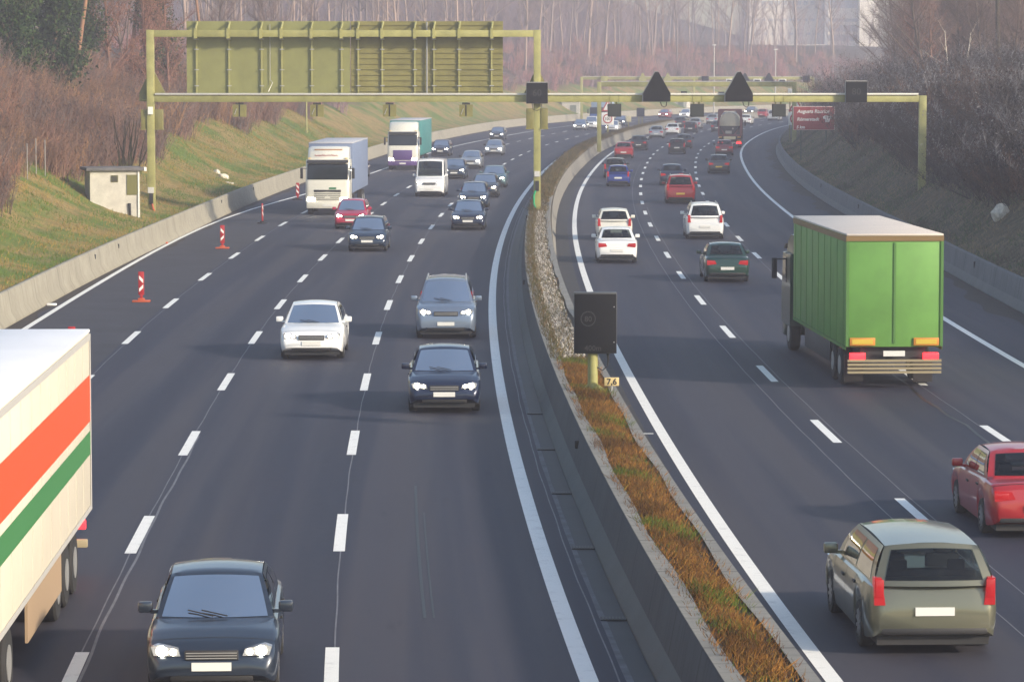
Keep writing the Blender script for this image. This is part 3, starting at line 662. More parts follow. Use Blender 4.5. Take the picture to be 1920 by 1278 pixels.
# junction boxes on the posts
for px in (284.5,1007):
    b=B();gb(b,px-6 if px<900 else px-5,px+5,320 if px>900 else 350,330 if px>900 else 361,-.26,-.17);b.build('junction_box',mat('box_grey',(.55,.55,.53),.6),ga)
    b=B();gb(b,px-3.5,px+3.5,338 if px>900 else 362,357 if px>900 else 382,-.26,-.175);b.build('connector',M_DARK,ga)
b=B()
b.tube([(gx(1004)-X0,-.26,gz(356)),(gx(1001)-X0,-.28,gz(365)),(gx(1001)-X0,-.3,gz(380)),(gx(1005)-X0,-.3,gz(391))],.05,6);b.build('green_hose',mat('green_hose',(.02,.36,.14),.5),ga)
b=B();b.tube([(gx(286)-X0,-.24,gz(381)),(gx(289)-X0,-.26,gz(391)),(gx(293)-X0,-.26,gz(398))],.05,6);b.build('orange_hose',M_ORANGE,ga)
b=B();gb(b,1721.3,1733.2,373,376,-.20,.20);b.build('turquoise_band',mat('turquoise_tape',(.02,.42,.34),.5),ga)
b=B();gb(b,280,289,200,214,-.27,-.18);b.build('switch_box',M_WHITE,ga)
# electronics boxes on the posts (olive, both sides)
def side_box(px0,px1,py0,py1,y0,y1):
    b=B();gb(b,px0,px1,py0,py1,y0,y1,0,.015);gb(b,px0-.8,px1+.8,py1-1.2,py1+1,y0-.03,y1+.03);o=b.build('equipment_box',M_OLIVED,ga);return o
side_box(986.5,1000.5,203,241,-.2,.25);side_box(1013.5,1027,203,241,-.2,.25);side_box(291,307,205,242,-.1,.3);side_box(266,278,205,242,-.1,.3)
# warning triangle signals seen from behind / edge on at the posts
def tri_poly(cx,by,wd,ht): 
    a=wd/2;return [(cx-a,by),(cx+a,by),(cx+a,by+ht*.27),(cx+a*.12,by+ht),(cx-a*.12,by+ht),(cx-a,by+ht*.27)]
def mount(name,label,cat,group,px,py):
    return empty(name,(gx(px),GY,gz(py)),0,label,cat,group)
for px,lab in ((286,'olive back of a triangular signal behind the left gantry post'),(1007,'olive back of a triangular signal behind the black square display at the centre post')):
    t=mount('triangular_signal',lab,'signal','triangular signals seen from behind',px,190);b=B();b.prism(tri_poly(0,0,1.33,1.62),.2,.42);b.build('housing',M_OLIVED,t);b=B();b.bx(-.5,.5,.17,.2,.05,.1);b.bx(-.05,.05,.14,.2,.1,1.2);b.build('mounting_rail',M_OLIVE,t)
for px,lab in ((1229,'black triangular warning signal on the gantry, nearer the centre post'),(1382.5,'black triangular warning signal on the gantry above the tank truck')):
    t=mount('triangular_signal',lab,'signal','black triangular signals',px,190.5)
    b=B();b.prism(tri_poly(0,0,1.43,1.56),-.52,-.20);b.build('housing',mat('signal_rim',(.25,.25,.25),.5),t)
    b=B();b.prism(tri_poly(.03,.02,1.40,1.50),-.545,-.522);b.build('face',M_BLACK,t)
    b=B();b.tube([(.22,-.4,0),(.28,-.4,-.2),(.42,-.4,-.28),(.52,-.4,-.2),(.54,-.4,0)],.025,6);b.build('cable_loop',M_DARK,t)
def square_signal(px,py0,py1,px0,px1,lab,num):
    t=mount('square_signal',lab,'signal','black square displays on the gantry',px,py1);wd=(px1-px0)/S;ht=(py1-py0)/S
    b=B();b.bx(-wd/2,wd/2,-.52,-.2,0,ht);b.build('housing',mat('signal_rim',(.25,.25,.25),.5),t)
    b=B();b.bx(-wd/2+.02,wd/2-.01,-.545,-.522,.01,ht-.05);b.build('face',M_BLACK,t)
    text('unlit_number',num,.48,(0,-.549,ht*.36),t,M_GHOST,align='CENTER',ext=.001)
    b=B();b.tube([(-.25,-.4,0),(-.2,-.4,-.3),(0,-.4,-.36),(.2,-.4,-.25),(.25,-.4,0)],.02,6);b.build('cable_loop',M_DARK,t)
square_signal(1006.7,153.5,194,986.5,1027,'black square display on the centre post of the gantry, ghostly 60','60')
square_signal(1602,151,192,1582,1622.5,'black square display on the gantry above the brown sign, ghostly 80','80')
for px,lab in ((1151.5,'small black lane signal hanging beside the speed limit sign'),(1306,'small black lane signal hanging left of the tank truck'),(1459,'small black lane signal hanging left of the brown sign')):
    t=mount('lane_signal',lab,'lane signal','small black lane signals under the gantry',px,218.5)
    b=B();b.bx(-.345,.345,-.28,.1,0,.66);b.build('housing',M_DARK,t);b=B();b.bx(-.32,.32,-.30,-.282,.025,.635);b.build('face',mat('signal_face_grey',(.028,.034,.034),.7),t)
    b=B();b.bx(-.2,-.14,-.05,.05,.66,.82);b.bx(.06,.14,-.05,.05,.66,.82);b.bx(-.24,-.22,-.175,.175,.74,1.15);b.bx(.22,.24,-.175,.175,.74,1.15);b.build('hanger',M_OLIVED,t)
for px,lab in ((450.5,'olive back of a lane signal under the sign board, nearest the left post'),(595.5,'olive back of a lane signal above the white truck'),(731,'olive back of a lane signal above the purple fronted truck'),(874,'olive back of a lane signal nearest the centre post')):
    t=mount('lane_signal',lab,'lane signal','lane signals seen from behind',px,218.5)
    b=B();b.bx(-.345,-.04,-.2,.2,0,.62);b.bx(.03,.345,-.2,.2,0,.62);b.build('housing',M_OLIVED,t);b=B();b.bx(-.035,.025,-.17,.17,.02,.6);b.build('gap_strip',M_DARK,t)
    b=B();b.bx(-.2,.2,-.12,.12,.62,.72);b.build('hanger',M_DARK,t);b=B();b.tube([(-.25,-.215,.12),(-.22,-.215,.2),(-.13,-.215,.42)],.02,5);b.build('handle',M_STEEL,t)
# ------------------------------------------------------------------ far gantries
def far_gantry(y,pxl,pxr,zt,lab,extra_posts=()):
    s=F/y;xl=(pxl-960)/s;xr=(pxr-960)/s;g=empty('sign_gantry',(xl,y,0),0,lab,'sign gantry');
    b=B();b.bx(.2,xr-xl-.2,-.15,.15,zt-.45,zt,0,.01);b.build('beam',M_OLIVE,g)
    for x in [0,xr-xl]+[(p-960)/s-xl for p in extra_posts]:
        b=B();b.bx(x-.2,x+.2,-.17,.17,-.05 if False else .3,zt-(.0 if x in(0,xr-xl) else .45),0,.01);b.build('post',M_OLIVE,g)
    b=B();b.bx(.2,xr-xl-.2,-.2,.1,zt+.005,zt+.07);b.build('cable_tray',MATS['tray_grey'],g)
    return g,xl
g2,_=far_gantry(318,1123,1488,6.95,'second olive gantry across the outbound lanes behind the near one')
g3,_=far_gantry(515,1090,1523,6.9,'farthest hazy gantry across both carriageways',(1300,))
def far_sig(y,px,py0,py1,wpx,kind,lab,grp,col=M_BLACK):
    s=F/y;z=CH-(py1-127)/s;h=(py1-py0)/s;w_=wpx/s;t=empty('gantry_signal',((px-960)/s,y,z),0,lab,'signal',grp);b=B()
    if kind=='tri': b.prism(tri_poly(0,0,w_,h),-.5,-.2)
    else: b.bx(-w_/2,w_/2,-.5,-.2,0,h,0,.01)
    b.build('housing',col,t);b=B();b.bx(-.08,.08,-.2,.16,.05,max(.2,h*.4));b.build('bracket',M_OLIVE,t)
    if kind=='frame':
        b=B();b.bx(-w_*.38,w_*.38,-.53,-.505,h*.2,h*.78);b.build('display',M_BLACK,t)
far_sig(318,1281,171,188,11,'sq','small dark signal on the second gantry between the black triangles','signals on the second gantry');far_sig(318,1351,172,188,11,'sq','small dark signal on the second gantry left of the second black triangle','signals on the second gantry')
far_sig(515,1321,143,155,13,'sq','square dark signal on the farthest gantry left of the centre','square signals on the farthest gantry');far_sig(515,1510,142,154,13,'sq','square dark signal on the farthest gantry near its right end','square signals on the farthest gantry')
far_sig(515,1440,137,154,17,'tri','dark triangular signal on the farthest gantry between two white framed ones','triangular signals on the farthest gantry');far_sig(515,1395,137,154,17,'tri','dark triangular signal on the farthest gantry half hidden by the near triangle','triangular signals on the farthest gantry')
for px,l in ((1367,'leftmost'),(1418,'middle'),(1465,'rightmost')): far_sig(515,px,148,155,14,'frame',f'{l} of the white framed displays on the farthest gantry','white framed displays on the farthest gantry',M_WHITE)
for px,l in ((1204,'left one of the'),(1251,'right one of the')): far_sig(515,px,137,152,14,'tri',f'{l} two olive triangle backs on the farthest gantry','olive triangle backs on the farthest gantry',M_OLIVE)
far_sig(515,1132,143,152,13,'sq','olive back of a signal at the left end of the farthest gantry','signal backs on the farthest gantry',M_OLIVE)
# ------------------------------------------------------------------ foreground display on the median and km plate
VY=75.3;vs=F/VY
vm=empty('roadside_display',((1112-960)/vs,VY,.9),0,'black upright display board on an olive post in the median','display board')
b=B();b.tube([(0,0,0),(0,0,.98)],.115,20);b.build('post',M_OLIVE,vm)
b=B();b.bx(-.30,.42,-.2,.2,.0,.035)
for a in (0,1,2,3):
    d=[(1,0),(0,1),(-1,0),(0,-1)][a]
    if d[0]: b.prism([(d[0]*.11,.035),(d[0]*.40 if d[0]>0 else -.30,.035),(d[0]*.11,.26)],-.012,.012)
    else: b.prism([(d[1]*.11,.035),(d[1]*.19,.035),(d[1]*.11,.26)],-.012,.012,0,'x')
b.build('base_plate',M_OLIVE,vm)
b=B();b.bx(-.43,.535,-.18,.14,.96,2.34,0,.012);b.build('housing',mat('display_case',(.06,.062,.065),.5),vm)
b=B();b.bx(-.415,.525,-.205,-.182,.975,2.31,0,.008);b.build('face',M_BLACK,vm)
b=B()
for z in (1.22,2.02): b.tube([(.475,-.215,z),(.475,-.2,z)],.014,8)
b.build('lock_studs',M_STEEL,vm)
b=B();b.tube([(.34,-.05,.97),(.35,-.05,.80),(.33,-.05,.66),(.22,-.06,.57),(.1,-.06,.64)],[.035,.025,.014,.014,.014],8);b.build('cable',M_DARK,vm)
b=B();n=28
for k in range(n):
    a=2*math.pi*k/n;b.bx(-.11+.16*math.cos(a)-.012,-.11+.16*math.cos(a)+.012,-.2085,-.2055,1.75+.16*math.sin(a)-.012,1.75+.16*math.sin(a)+.012)
b.build('unlit_ring',M_GHOST,vm)
text('unlit_number','80',.17,(-.11,-.207,1.69),vm,M_GHOST,align='CENTER',ext=.001);text('unlit_distance','400m',.17,(-.0,-.207,1.03),vm,M_GHOST,align='CENTER',ext=.001)
km=empty('kilometre_plate',((1147-960)/vs,VY-.3,.9),0,'small cream kilometre plate reading 7,6 beside the black display','kilometre plate')
b=B();b.bx(-.165,.165,-.012,.012,.24,.43,0,.006);b.build('plate',mat('cream_plate',(.60,.47,.22),.5,noise=(9.,.25)),km)
b=B();b.tube([(0,.02,-.05),(0,.02,.24)],.022,8);b.build('stub_post',M_STEEL,km);b=B();b.bx(.03,.075,-.03,.03,.02,.10,0,.01);b.build('reflector',M_ORANGE,km)
text('lettering','7,6',.19,(0,-.0135,.27),km,M_DARK,align='CENTER',off_=.006,ext=.001)
# ------------------------------------------------------------------ road signs
def brown_sign():
    y=264.;s=F/y;z=lambda py:CH-(py-127)/s;x0=(1525-960)/s;xx=lambda px:(px-960)/s-x0
    r=empty('direction_sign',(x0,y,0),0,'brown tourist sign reading Augusta Raurica Römerstadt 5 km','road sign')
    b=B();b.bx(xx(1486),xx(1564),-.03,.03,z(243.5),z(199),0,.02);b.build('border',mat('sign_border',(.75,.62,.58),.5),r)
    b=B();b.bx(xx(1487),xx(1563),-.045,-.032,z(242.6),z(200));b.build('panel',mat('sign_brown',(.33,.05,.055),.5),r)
    for px in (1501,1548):
        b=B();b.tube([(xx(px),.08,float(ground_z(xx(px)+x0,y))-.3),(xx(px),.08,z(201))],.05,8);b.build('post',mat('post_green',(.05,.075,.05),.6),r)
    m=mat('sign_white',(.8,.78,.74),.5)
    text('lettering','Augusta Raurica',.385,(xx(1493.5),-.048,z(211.5)),r,m,shear=.2,off_=.012,ext=.001)
    text('lettering','Römerstadt',.36,(xx(1493),-.048,z(226)),r,m,shear=.2,off_=.012,ext=.001)
    text('lettering','5 km',.33,(xx(1492),-.048,z(240.5)),r,m,shear=.2,off_=.012,ext=.001)
    b=B();bx=xx(1550);bz=z(228.5)
    b.prism([(bx-.16,bz),(bx+.16,bz),(bx+.2,bz+.28),(bx-.2,bz+.28)],-.049,-.046);b.prism([(bx-.34,bz+.3),(bx-.26,bz+.22),(bx-.17,bz+.3),(bx+.17,bz+.3),(bx+.26,bz+.22),(bx+.34,bz+.3),(bx+.36,bz+.42),(bx+.26,bz+.5),(bx-.26,bz+.5),(bx-.36,bz+.42)],-.049,-.046);b.build('capital_symbol',m,r)
    b=B()
    for k in range(3): b.bx(bx-.1+k*.09,bx-.08+k*.09,-.052,-.0495,bz+.03,bz+.26)
    b.bx(bx-.2,bx+.2,-.052,-.0495,bz+.36,bz+.39);b.build('symbol_grooves',MATS['sign_brown'],r)
brown_sign()
def speed_post(y,px,zb,lab,s0=1.):
    s=F/y;x0=(px-960)/s;r=empty('speed_limit_sign',(x0,y,zb),0,lab,'road sign','100 speed limit signs with warning triangles')
    h=CH-zb
    zz=lambda py:CH-(py-127)/s-zb
    a=.72*s0
    b=B();b.bx(-a,a,-.03,.03,zz(234),zz(210.5) ,0,.03);b.build('plate',M_WHITE,r)
    cz=(zz(234)+zz(210.5))/2;rr=a*.78
    b=B();n=40
    v=[];f=[]
    for k in range(n):
        q=2*math.pi*k/n
        for R0 in (rr,rr*.76): v+=[(R0*math.cos(q),-.04,cz+R0*math.sin(q))]
    f=[(2*k,2*((k+1)%n),2*((k+1)%n)+1,2*k+1) for k in range(n)];b.add(v,f);v2=[(x,-.031,z) for x,_,z in v];b.add(v2,f);b.build('red_ring',M_RED,r,recalc=False)
    text('lettering','100',rr*.82,(0,-.036,cz-rr*.29),r,M_DARK,align='CENTER',off_=.01,ext=.002)
    tz=zz(208.5);th=1.25*s0;b=B();b.prism([(-a,tz),(a,tz),(a*.1,tz+th),(-a*.1,tz+th)],-.03,.03);b.build('warning_triangle',M_RED,r)
    b=B();b.prism([(-a*.68,tz+.16),(a*.68,tz+.16),(0,tz+th*.86)],-.045,-.032);b.build('triangle_centre',M_WHITE,r)
    b=B();b.bx(-.05,.05,-.055,-.047,tz+.45,tz+.8);b.bx(-.05,.05,-.055,-.047,tz+.25,tz+.35);b.build('exclamation_mark',M_DARK,r)
    b=B();b.tube([(0,.1,-.4),(0,.1,tz+th*.7)],.11,10);b.build('post',M_OLIVED,r)
speed_post(390.,1139,.95,'100 speed limit under a warning triangle, standing in the median')
speed_post(322.,1491,.7,'100 speed limit under a warning triangle, half hidden by the brown sign')
def plain_sign(y,px0,px1,py0,py1,m,lab,cat,legs,name='signboard',zb=.9):
    s=F/y;x0=((px0+px1)/2-960)/s;r=empty(name,(x0,y,zb),0,lab,cat);z=lambda py:CH-(py-127)/s-zb;w_=(px1-px0)/s
    b=B();b.bx(-w_/2,w_/2,-.05,.05,z(py1),z(py0),0,.01);b.build('panel',m,r);b=B();b.bx(-w_*.4,w_*.4,-.075,-.052,z(py1)+.1,z(py0)-.1);b.build('face',m,r)
    for q in legs:
        b=B();b.bx(q*w_-.06,q*w_+.06,.06,.14,-.3,z(py1)+.2);b.build('leg',M_OLIVED,r)
plain_sign(440,1193,1208,202,218,mat('signal_blue_black',(.02,.024,.04),.5),'small dark display board on two legs in the far median','display board',(-.2,.2),'roadside_display')
plain_sign(408,1173.5,1183,217,228,mat('cream_sign',(.55,.5,.33),.5),'small cream plate on a thin post in the far median','road sign',(0,),'route_plate')
plain_sign(330,1476,1484,166,174,M_WHITE,'small white sign beside the right post of the second gantry','road sign',(0,),'small_sign',.9)
# delineator beacons
def beacon(px,py,rz,foot,lab,style):
    p=G(px,py);r=empty('delineator_beacon',p,rz,lab,'beacon','delineator beacons in the closed lane')
    b=B();b.bx(-.32,.32,-.2,.2,.0,.07,0,.025);b.bx(-.12,.12,-.09,.09,.07,.14,0,.015);b.build('foot',foot,r)
    b=B();b.bx(-.05,.05,-.035,.035,.14,.27,0,.008);b.bx(-.105,.105,-.025,.025,.25,1.08,0,.02);b.build('panel',M_RED,r)
    for sd in (-1,1):
        b=B();yy=sd*.026;y2=sd*.031
        if style=='chevron': polys=[[(-.085,.95),(.02,.86),(.085,.80),(.085,.67),(-.085,.82)],[(-.085,.36),(.085,.5),(.085,.63),(-.085,.48)]]
        else: polys=[[(-.085,1.0),(.085,.84),(.085,.70),(-.085,.86)],[(-.085,.68),(.085,.52),(.085,.38),(-.085,.54)]]
        polys=[[(x*.85,z) for x,z in q] for q in polys]
        for q in polys: b.prism(q,yy,y2)
        b.build('white_stripes',M_WHITE,r)
beacon(265,566,.05,M_ORANGE,'red and white chevron beacon nearest the camera, on a wide orange foot','chevron')
beacon(417,466,.05,M_ORANGE,'red and white chevron beacon on a narrow orange foot, second along the lane','chevron')
beacon(492,419,1.35,M_DARK,'beacon seen edge on with a dark foot','diag')
beacon(558,375,.02,M_DARK,'red and white diagonal striped beacon beside the white truck','diag')
beacon(135,684,.05,M_ORANGE,'beacon top showing above the red striped trailer','diag')
for px,py,m,lab in ((308,457,M_ORANGE,'orange and black beacon foot lying by the barrier'),(97,573,M_WHITE,'crumpled white and red scrap by the barrier')):
    p=G(px,py);b=B();b.box((0,0,.045),(.34,.28,.08),0,.03);b.box((-.26,.05,.03),(.26,.2,.05),1,.02);o=b.build('road_debris',[m,M_DARK if m is M_ORANGE else M_RED]);o.location=p;tag(o,lab,'debris')
# ------------------------------------------------------------------ concrete hut, rocks, fence posts, poles
def hut():
    y=164.;s=F/y;x0=(216-960)/s;r=empty('equipment_hut',(x0,y,.75),R_(14),'small square pale concrete hut with flat roof and green hatch below the left gantry post','hut')
    W=2.45;D=2.2;Hh=2.5
    b=B();b.bx(-W/2,W/2,0,D,-.4,Hh);b.build('wall',mat('hut_render',(.50,.48,.42),.9,noise=(1.6,.18),bump=.2),r)
    b=B();b.bx(-W/2-.2,W/2+.2,-.2,D+.2,Hh+.003,Hh+.16,0,.015);rf=b.build('roof',mat('roof_slab',(.13,.125,.125),.9,noise=(3.,.3)),r)
    b=B();b.bx(W/2+.2,W/2+.32,-.15,.2,Hh-.02,Hh+.17);b.build('downpipe_box',M_WHITE,rf)
    b=B();b.bx(.58,1.1,-.04,-.003,Hh-1.18,Hh-.2);b.build('hatch',mat('hatch_green',(.13,.125,.03),.5),r)
    b=B();b.bx(W/2+.003,W/2+.04,.1,.9,Hh-1.18,Hh-.2);b.build('hatch',MATS['hatch_green'],r)
    b=B();b.bx(-.2,.15,-.03,-.003,Hh-.56,Hh-.22);v=b.build('vent',MATS['hatch_green'],r);b=B()
    for k in range(5): b.bx(-.17,.12,-.045,-.032,Hh-.53+k*.06,Hh-.49+k*.06)
    b.build('louvres',M_DARK,v)
    b=B();b.tube([(1.14,-.05,Hh),(1.14,-.05,-.3)],.03,6);b.build('downpipe',M_WHITE,r)
    b=B();b.tube([(.7,-.05,.9),(.72,-.06,.5),(.76,-.05,-.2)],[.08,.06,.05],7);b.build('cable_hose',M_DARK,r)
hut()
def rock(loc,s,lab,cat='rock',group=None,col=(.5,.46,.38),seed=0):
    random.seed(seed);bm=bmesh.new();bmesh.ops.create_icosphere(bm,subdivisions=2,radius=1)
    for v in bm.verts: v.co*=1+random.uniform(-.24,.2)+.12*math.sin(v.co.x*4+seed);v.co.z*=.8
    me=bpy.data.meshes.new('rock');bm.to_mesh(me);bm.free();me.materials.append(mat('rock_%d'%seed,col,.9,noise=(2.5,.3),bump=.5));o=link(bpy.data.objects.new('rock',me));o.location=loc;o.scale=s;tag(o,lab,cat,group)
def on_bank(px,y): x=(px-960)/F*y;return (x,y,float(ground_z(x,y)))
def bank_at(px,py,side=-1):
    for y in np.arange(100,420,.5):
        x=(px-960)/F*y;z=float(ground_z(x,y))
        if 127+(CH-z)/y*F<py and (side<0 and x<LBAR(y)-.6 or side>0 and x>RBAR(y)+.6): return (x,y,z)
    return on_bank(px,200)
rk='pale boulders on the sunlit bank'
rock(bank_at(406,324),(.28,.3,.3),'upper pale boulder on the grass behind the barrier','rock',rk,(.62,.57,.46),1);rock(bank_at(419,333),(.42,.3,.32),'larger lower pale boulder on the grass behind the barrier','rock',rk,(.62,.57,.46),2);rock(bank_at(429,344),(.3,.25,.15),'flat pale stone below the two boulders','rock',rk,(.55,.5,.42),3)
hx=(216-960)/F*164
rock((hx-1.75,163.4,1.55),(.45,.3,.5),'tan boulder leaning at the left corner of the hut','rock','rocks around the hut',(.42,.33,.2),4);rock((hx-2.6,163.2,1.75),(.4,.3,.3),'low tan boulder farther left of the hut','rock','rocks around the hut',(.4,.33,.23),5);rock((hx-1.2,162.7,.95),(.45,.3,.4),'grey boulder at the foot of the hut wall','rock','rocks around the hut',(.3,.26,.2),6)
q=bank_at(1876,412,1);rock((q[0],q[1],q[2]+.25),(.42,.35,.55),'tall white boulder on the shaded bank at the right','rock',None,(.62,.58,.5),7)
random.seed(21)
pat=B();pat.bx(-1.5,1.2,-1.2,1.,-.3,.12)
for i,px in enumerate((52,68.5,85.5)):
    x,y,z=bank_at(px,330 if i else 338);o=B().tube([(0,0,-.3),(0,0,1.75)],.024,6).build('fence_post',mat('post_grey',(.28,.27,.26),.7));o.location=(x,y,z);tag(o,['left one of three thin grey posts in front of the brushwood','middle one of three thin grey posts in front of the brushwood','right one of three thin grey posts in front of the brushwood'][i],'fence post','thin posts by the brushwood')
def pole(px,y,ztop,r,lab,lamp=False,m=None,zb=None):
    x=(px-960)/F*y;z=float(ground_z(x,y)) if zb is None else zb;o=empty('lamp_post' if lamp else 'sign_pole',(x,y,z-.3),0,lab,'lamp post' if lamp else 'pole','tall thin lamp posts at the bend' if lamp else None)
    b=B();b.tube([(0,0,0),(0,0,ztop-z+.3)],[r,r*.7],8);b.build('mast',m or M_STEEL,o)
    b=B()
    if lamp: b.bx(-.35,.35,-.2,.2,ztop-z+.3,ztop-z+.45,0,.05);b.build('lamp_head',M_WHITE,o)
    else: b.bx(-.12,.12,-.12,.12,ztop-z+.3,ztop-z+.38);b.build('cap',m or M_STEEL,o)
pole(575.5,300,CH-(191-127)*300/F+.6,.09,'thin olive pole rising behind the white truck',m=M_OLIVE)
pole(1337.5,600,CH+(127-86)*600/F,.12,'tall thin lamp post at the bend above the tank truck, left one',True);pole(1452.5,600,CH+(127-94)*600/F,.12,'tall thin lamp post at the bend, right one',True)
# roadside huts far away by the left barrier
def far_hut(px,py,w_,h_,lab):
    for y in np.arange(430,760,2.):
        x=(px-960)/F*y;l=float(LBAR(y))-x
        if l>=3.2: break
    o=empty('equipment_hut',(x,y,.6),math.atan(-slope(y))+.05,lab,'hut','pale equipment huts at the far barrier');b=B();b.bx(-w_/2,w_/2,0,3,-.3,h_);b.build('wall',mat('far_render',(.6,.58,.53),.9,noise=(1.,.1)),o)
    b=B();b.bx(-w_/2-.2,w_/2+.2,-.2,3.2,h_+.004,h_+.2);b.build('roof',MATS['roof_slab'],o);b=B();b.bx(-.1,w_*.3,-.05,-.004,0,h_*.75);b.build('door',mat('door_grey_green',(.2,.23,.2),.6),o)
far_hut(1070,200,2.9,2.3,'pale equipment hut behind the far barrier left of the blue truck');far_hut(1272,196,2.9,2.4,'pale equipment hut behind the far barrier right of the first black triangle')
# ------------------------------------------------------------------ hazy works buildings beyond the wood
def building():
    y=1060.;s=F/y;X=lambda px:(px-960)/s;Z=lambda py:CH+(127-py)/s
    r=empty('works_building',(X(1560),y,0),0,'pale hazy works building with a tall tower beyond the wood','building');x0=X(1560)
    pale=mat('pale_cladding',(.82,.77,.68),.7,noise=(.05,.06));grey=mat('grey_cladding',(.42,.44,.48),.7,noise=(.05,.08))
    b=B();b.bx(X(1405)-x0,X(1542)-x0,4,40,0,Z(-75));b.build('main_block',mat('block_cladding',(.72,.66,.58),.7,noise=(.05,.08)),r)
    b=B();b.bx(X(1605)-x0,X(1640)-x0,-6,30,0,Z(-100));b.build('tower',pale,r)
    b=B();b.bx(X(1549)-x0,X(1604.6)-x0,0,30,0,Z(-85));b.build('centre_block',grey,r)
    b=B();b.bx(X(1542.2)-x0,X(1548.8)-x0,-3,20,0,Z(-92));b.build('stair_shaft',mat('shaft_grey',(.33,.35,.39),.7),r)
    for py0,py1 in ((17,36),(42,48),(60,66),(78,96)):
        b=B();b.bx(X(1550)-x0,X(1603)-x0,-.6,-.05,Z(py1),Z(py0));b.build('balcony_band',pale,r)
    for row,(a,c) in enumerate(((3,10),(14,16),(36,40),(62,66))):
        px=1415
        while px<1528:
            b=B();b.bx(X(px)-x0,X(px+8)-x0,3.8,3.98,Z(c),Z(a));px+=13+(row%2)*3
            b.build('window',grey,r)
    b=B();b.bx(X(1440)-x0,X(1541)-x0,-8,3,0,Z(84));b.build('annex',mat('annex_cladding',(.60,.56,.50),.7),r)
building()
# ------------------------------------------------------------------ vehicles
def lerp(a,b,t): return a+(b-a)*t
SPEC={ # L,W,H, wheelbase fractions, profile of lower body top (y frac from rear -.5 to front .5), greenhouse
 'sedan':dict(L=4.55,W=1.76,H=1.44,top=[(-.5,.62),(-.49,.86),(-.455,.97),(-.3,1.0),(.16,.93),(.24,.93),(.36,.86),(.45,.74),(.49,.60),(.5,.48)],gh=(.235,.06,-.17,-.335),fw=.31,rw=-.285),
 'hatch':dict(L=4.0,W=1.70,H=1.46,top=[(-.5,.60),(-.49,.84),(-.47,.97),(-.3,.98),(.16,.93),(.25,.93),(.37,.86),(.45,.75),(.49,.60),(.5,.48)],gh=(.25,.05,-.40,-.485),fw=.315,rw=-.30),
 'wagon':dict(L=4.55,W=1.77,H=1.47,top=[(-.5,.60),(-.49,.84),(-.475,.96),(-.3,.97),(.16,.93),(.24,.93),(.36,.86),(.45,.74),(.49,.60),(.5,.48)],gh=(.235,.06,-.42,-.485),fw=.31,rw=-.285),
 'suv':dict(L=4.6,W=1.86,H=1.72,top=[(-.5,.66),(-.49,.95),(-.475,1.08),(-.3,1.09),(.16,1.07),(.25,1.07),(.37,1.02),(.46,.92),(.495,.72),(.5,.52)],gh=(.25,.08,-.43,-.485),fw=.315,rw=-.29),
 'van':dict(L=5.4,W=1.95,H=2.35,top=[(-.5,.9),(-.498,1.25),(-.49,1.3),(-.3,1.3),(.2,1.3),(.32,1.27),(.40,1.2),(.46,1.05),(.49,.8),(.5,.55)],gh=(.33,.20,-.49,-.496),fw=.33,rw=-.30),
}
def ease(tab,y):
    xs=[t[0] for t in tab];return float(np.interp(y,xs,[t[1] for t in tab]))
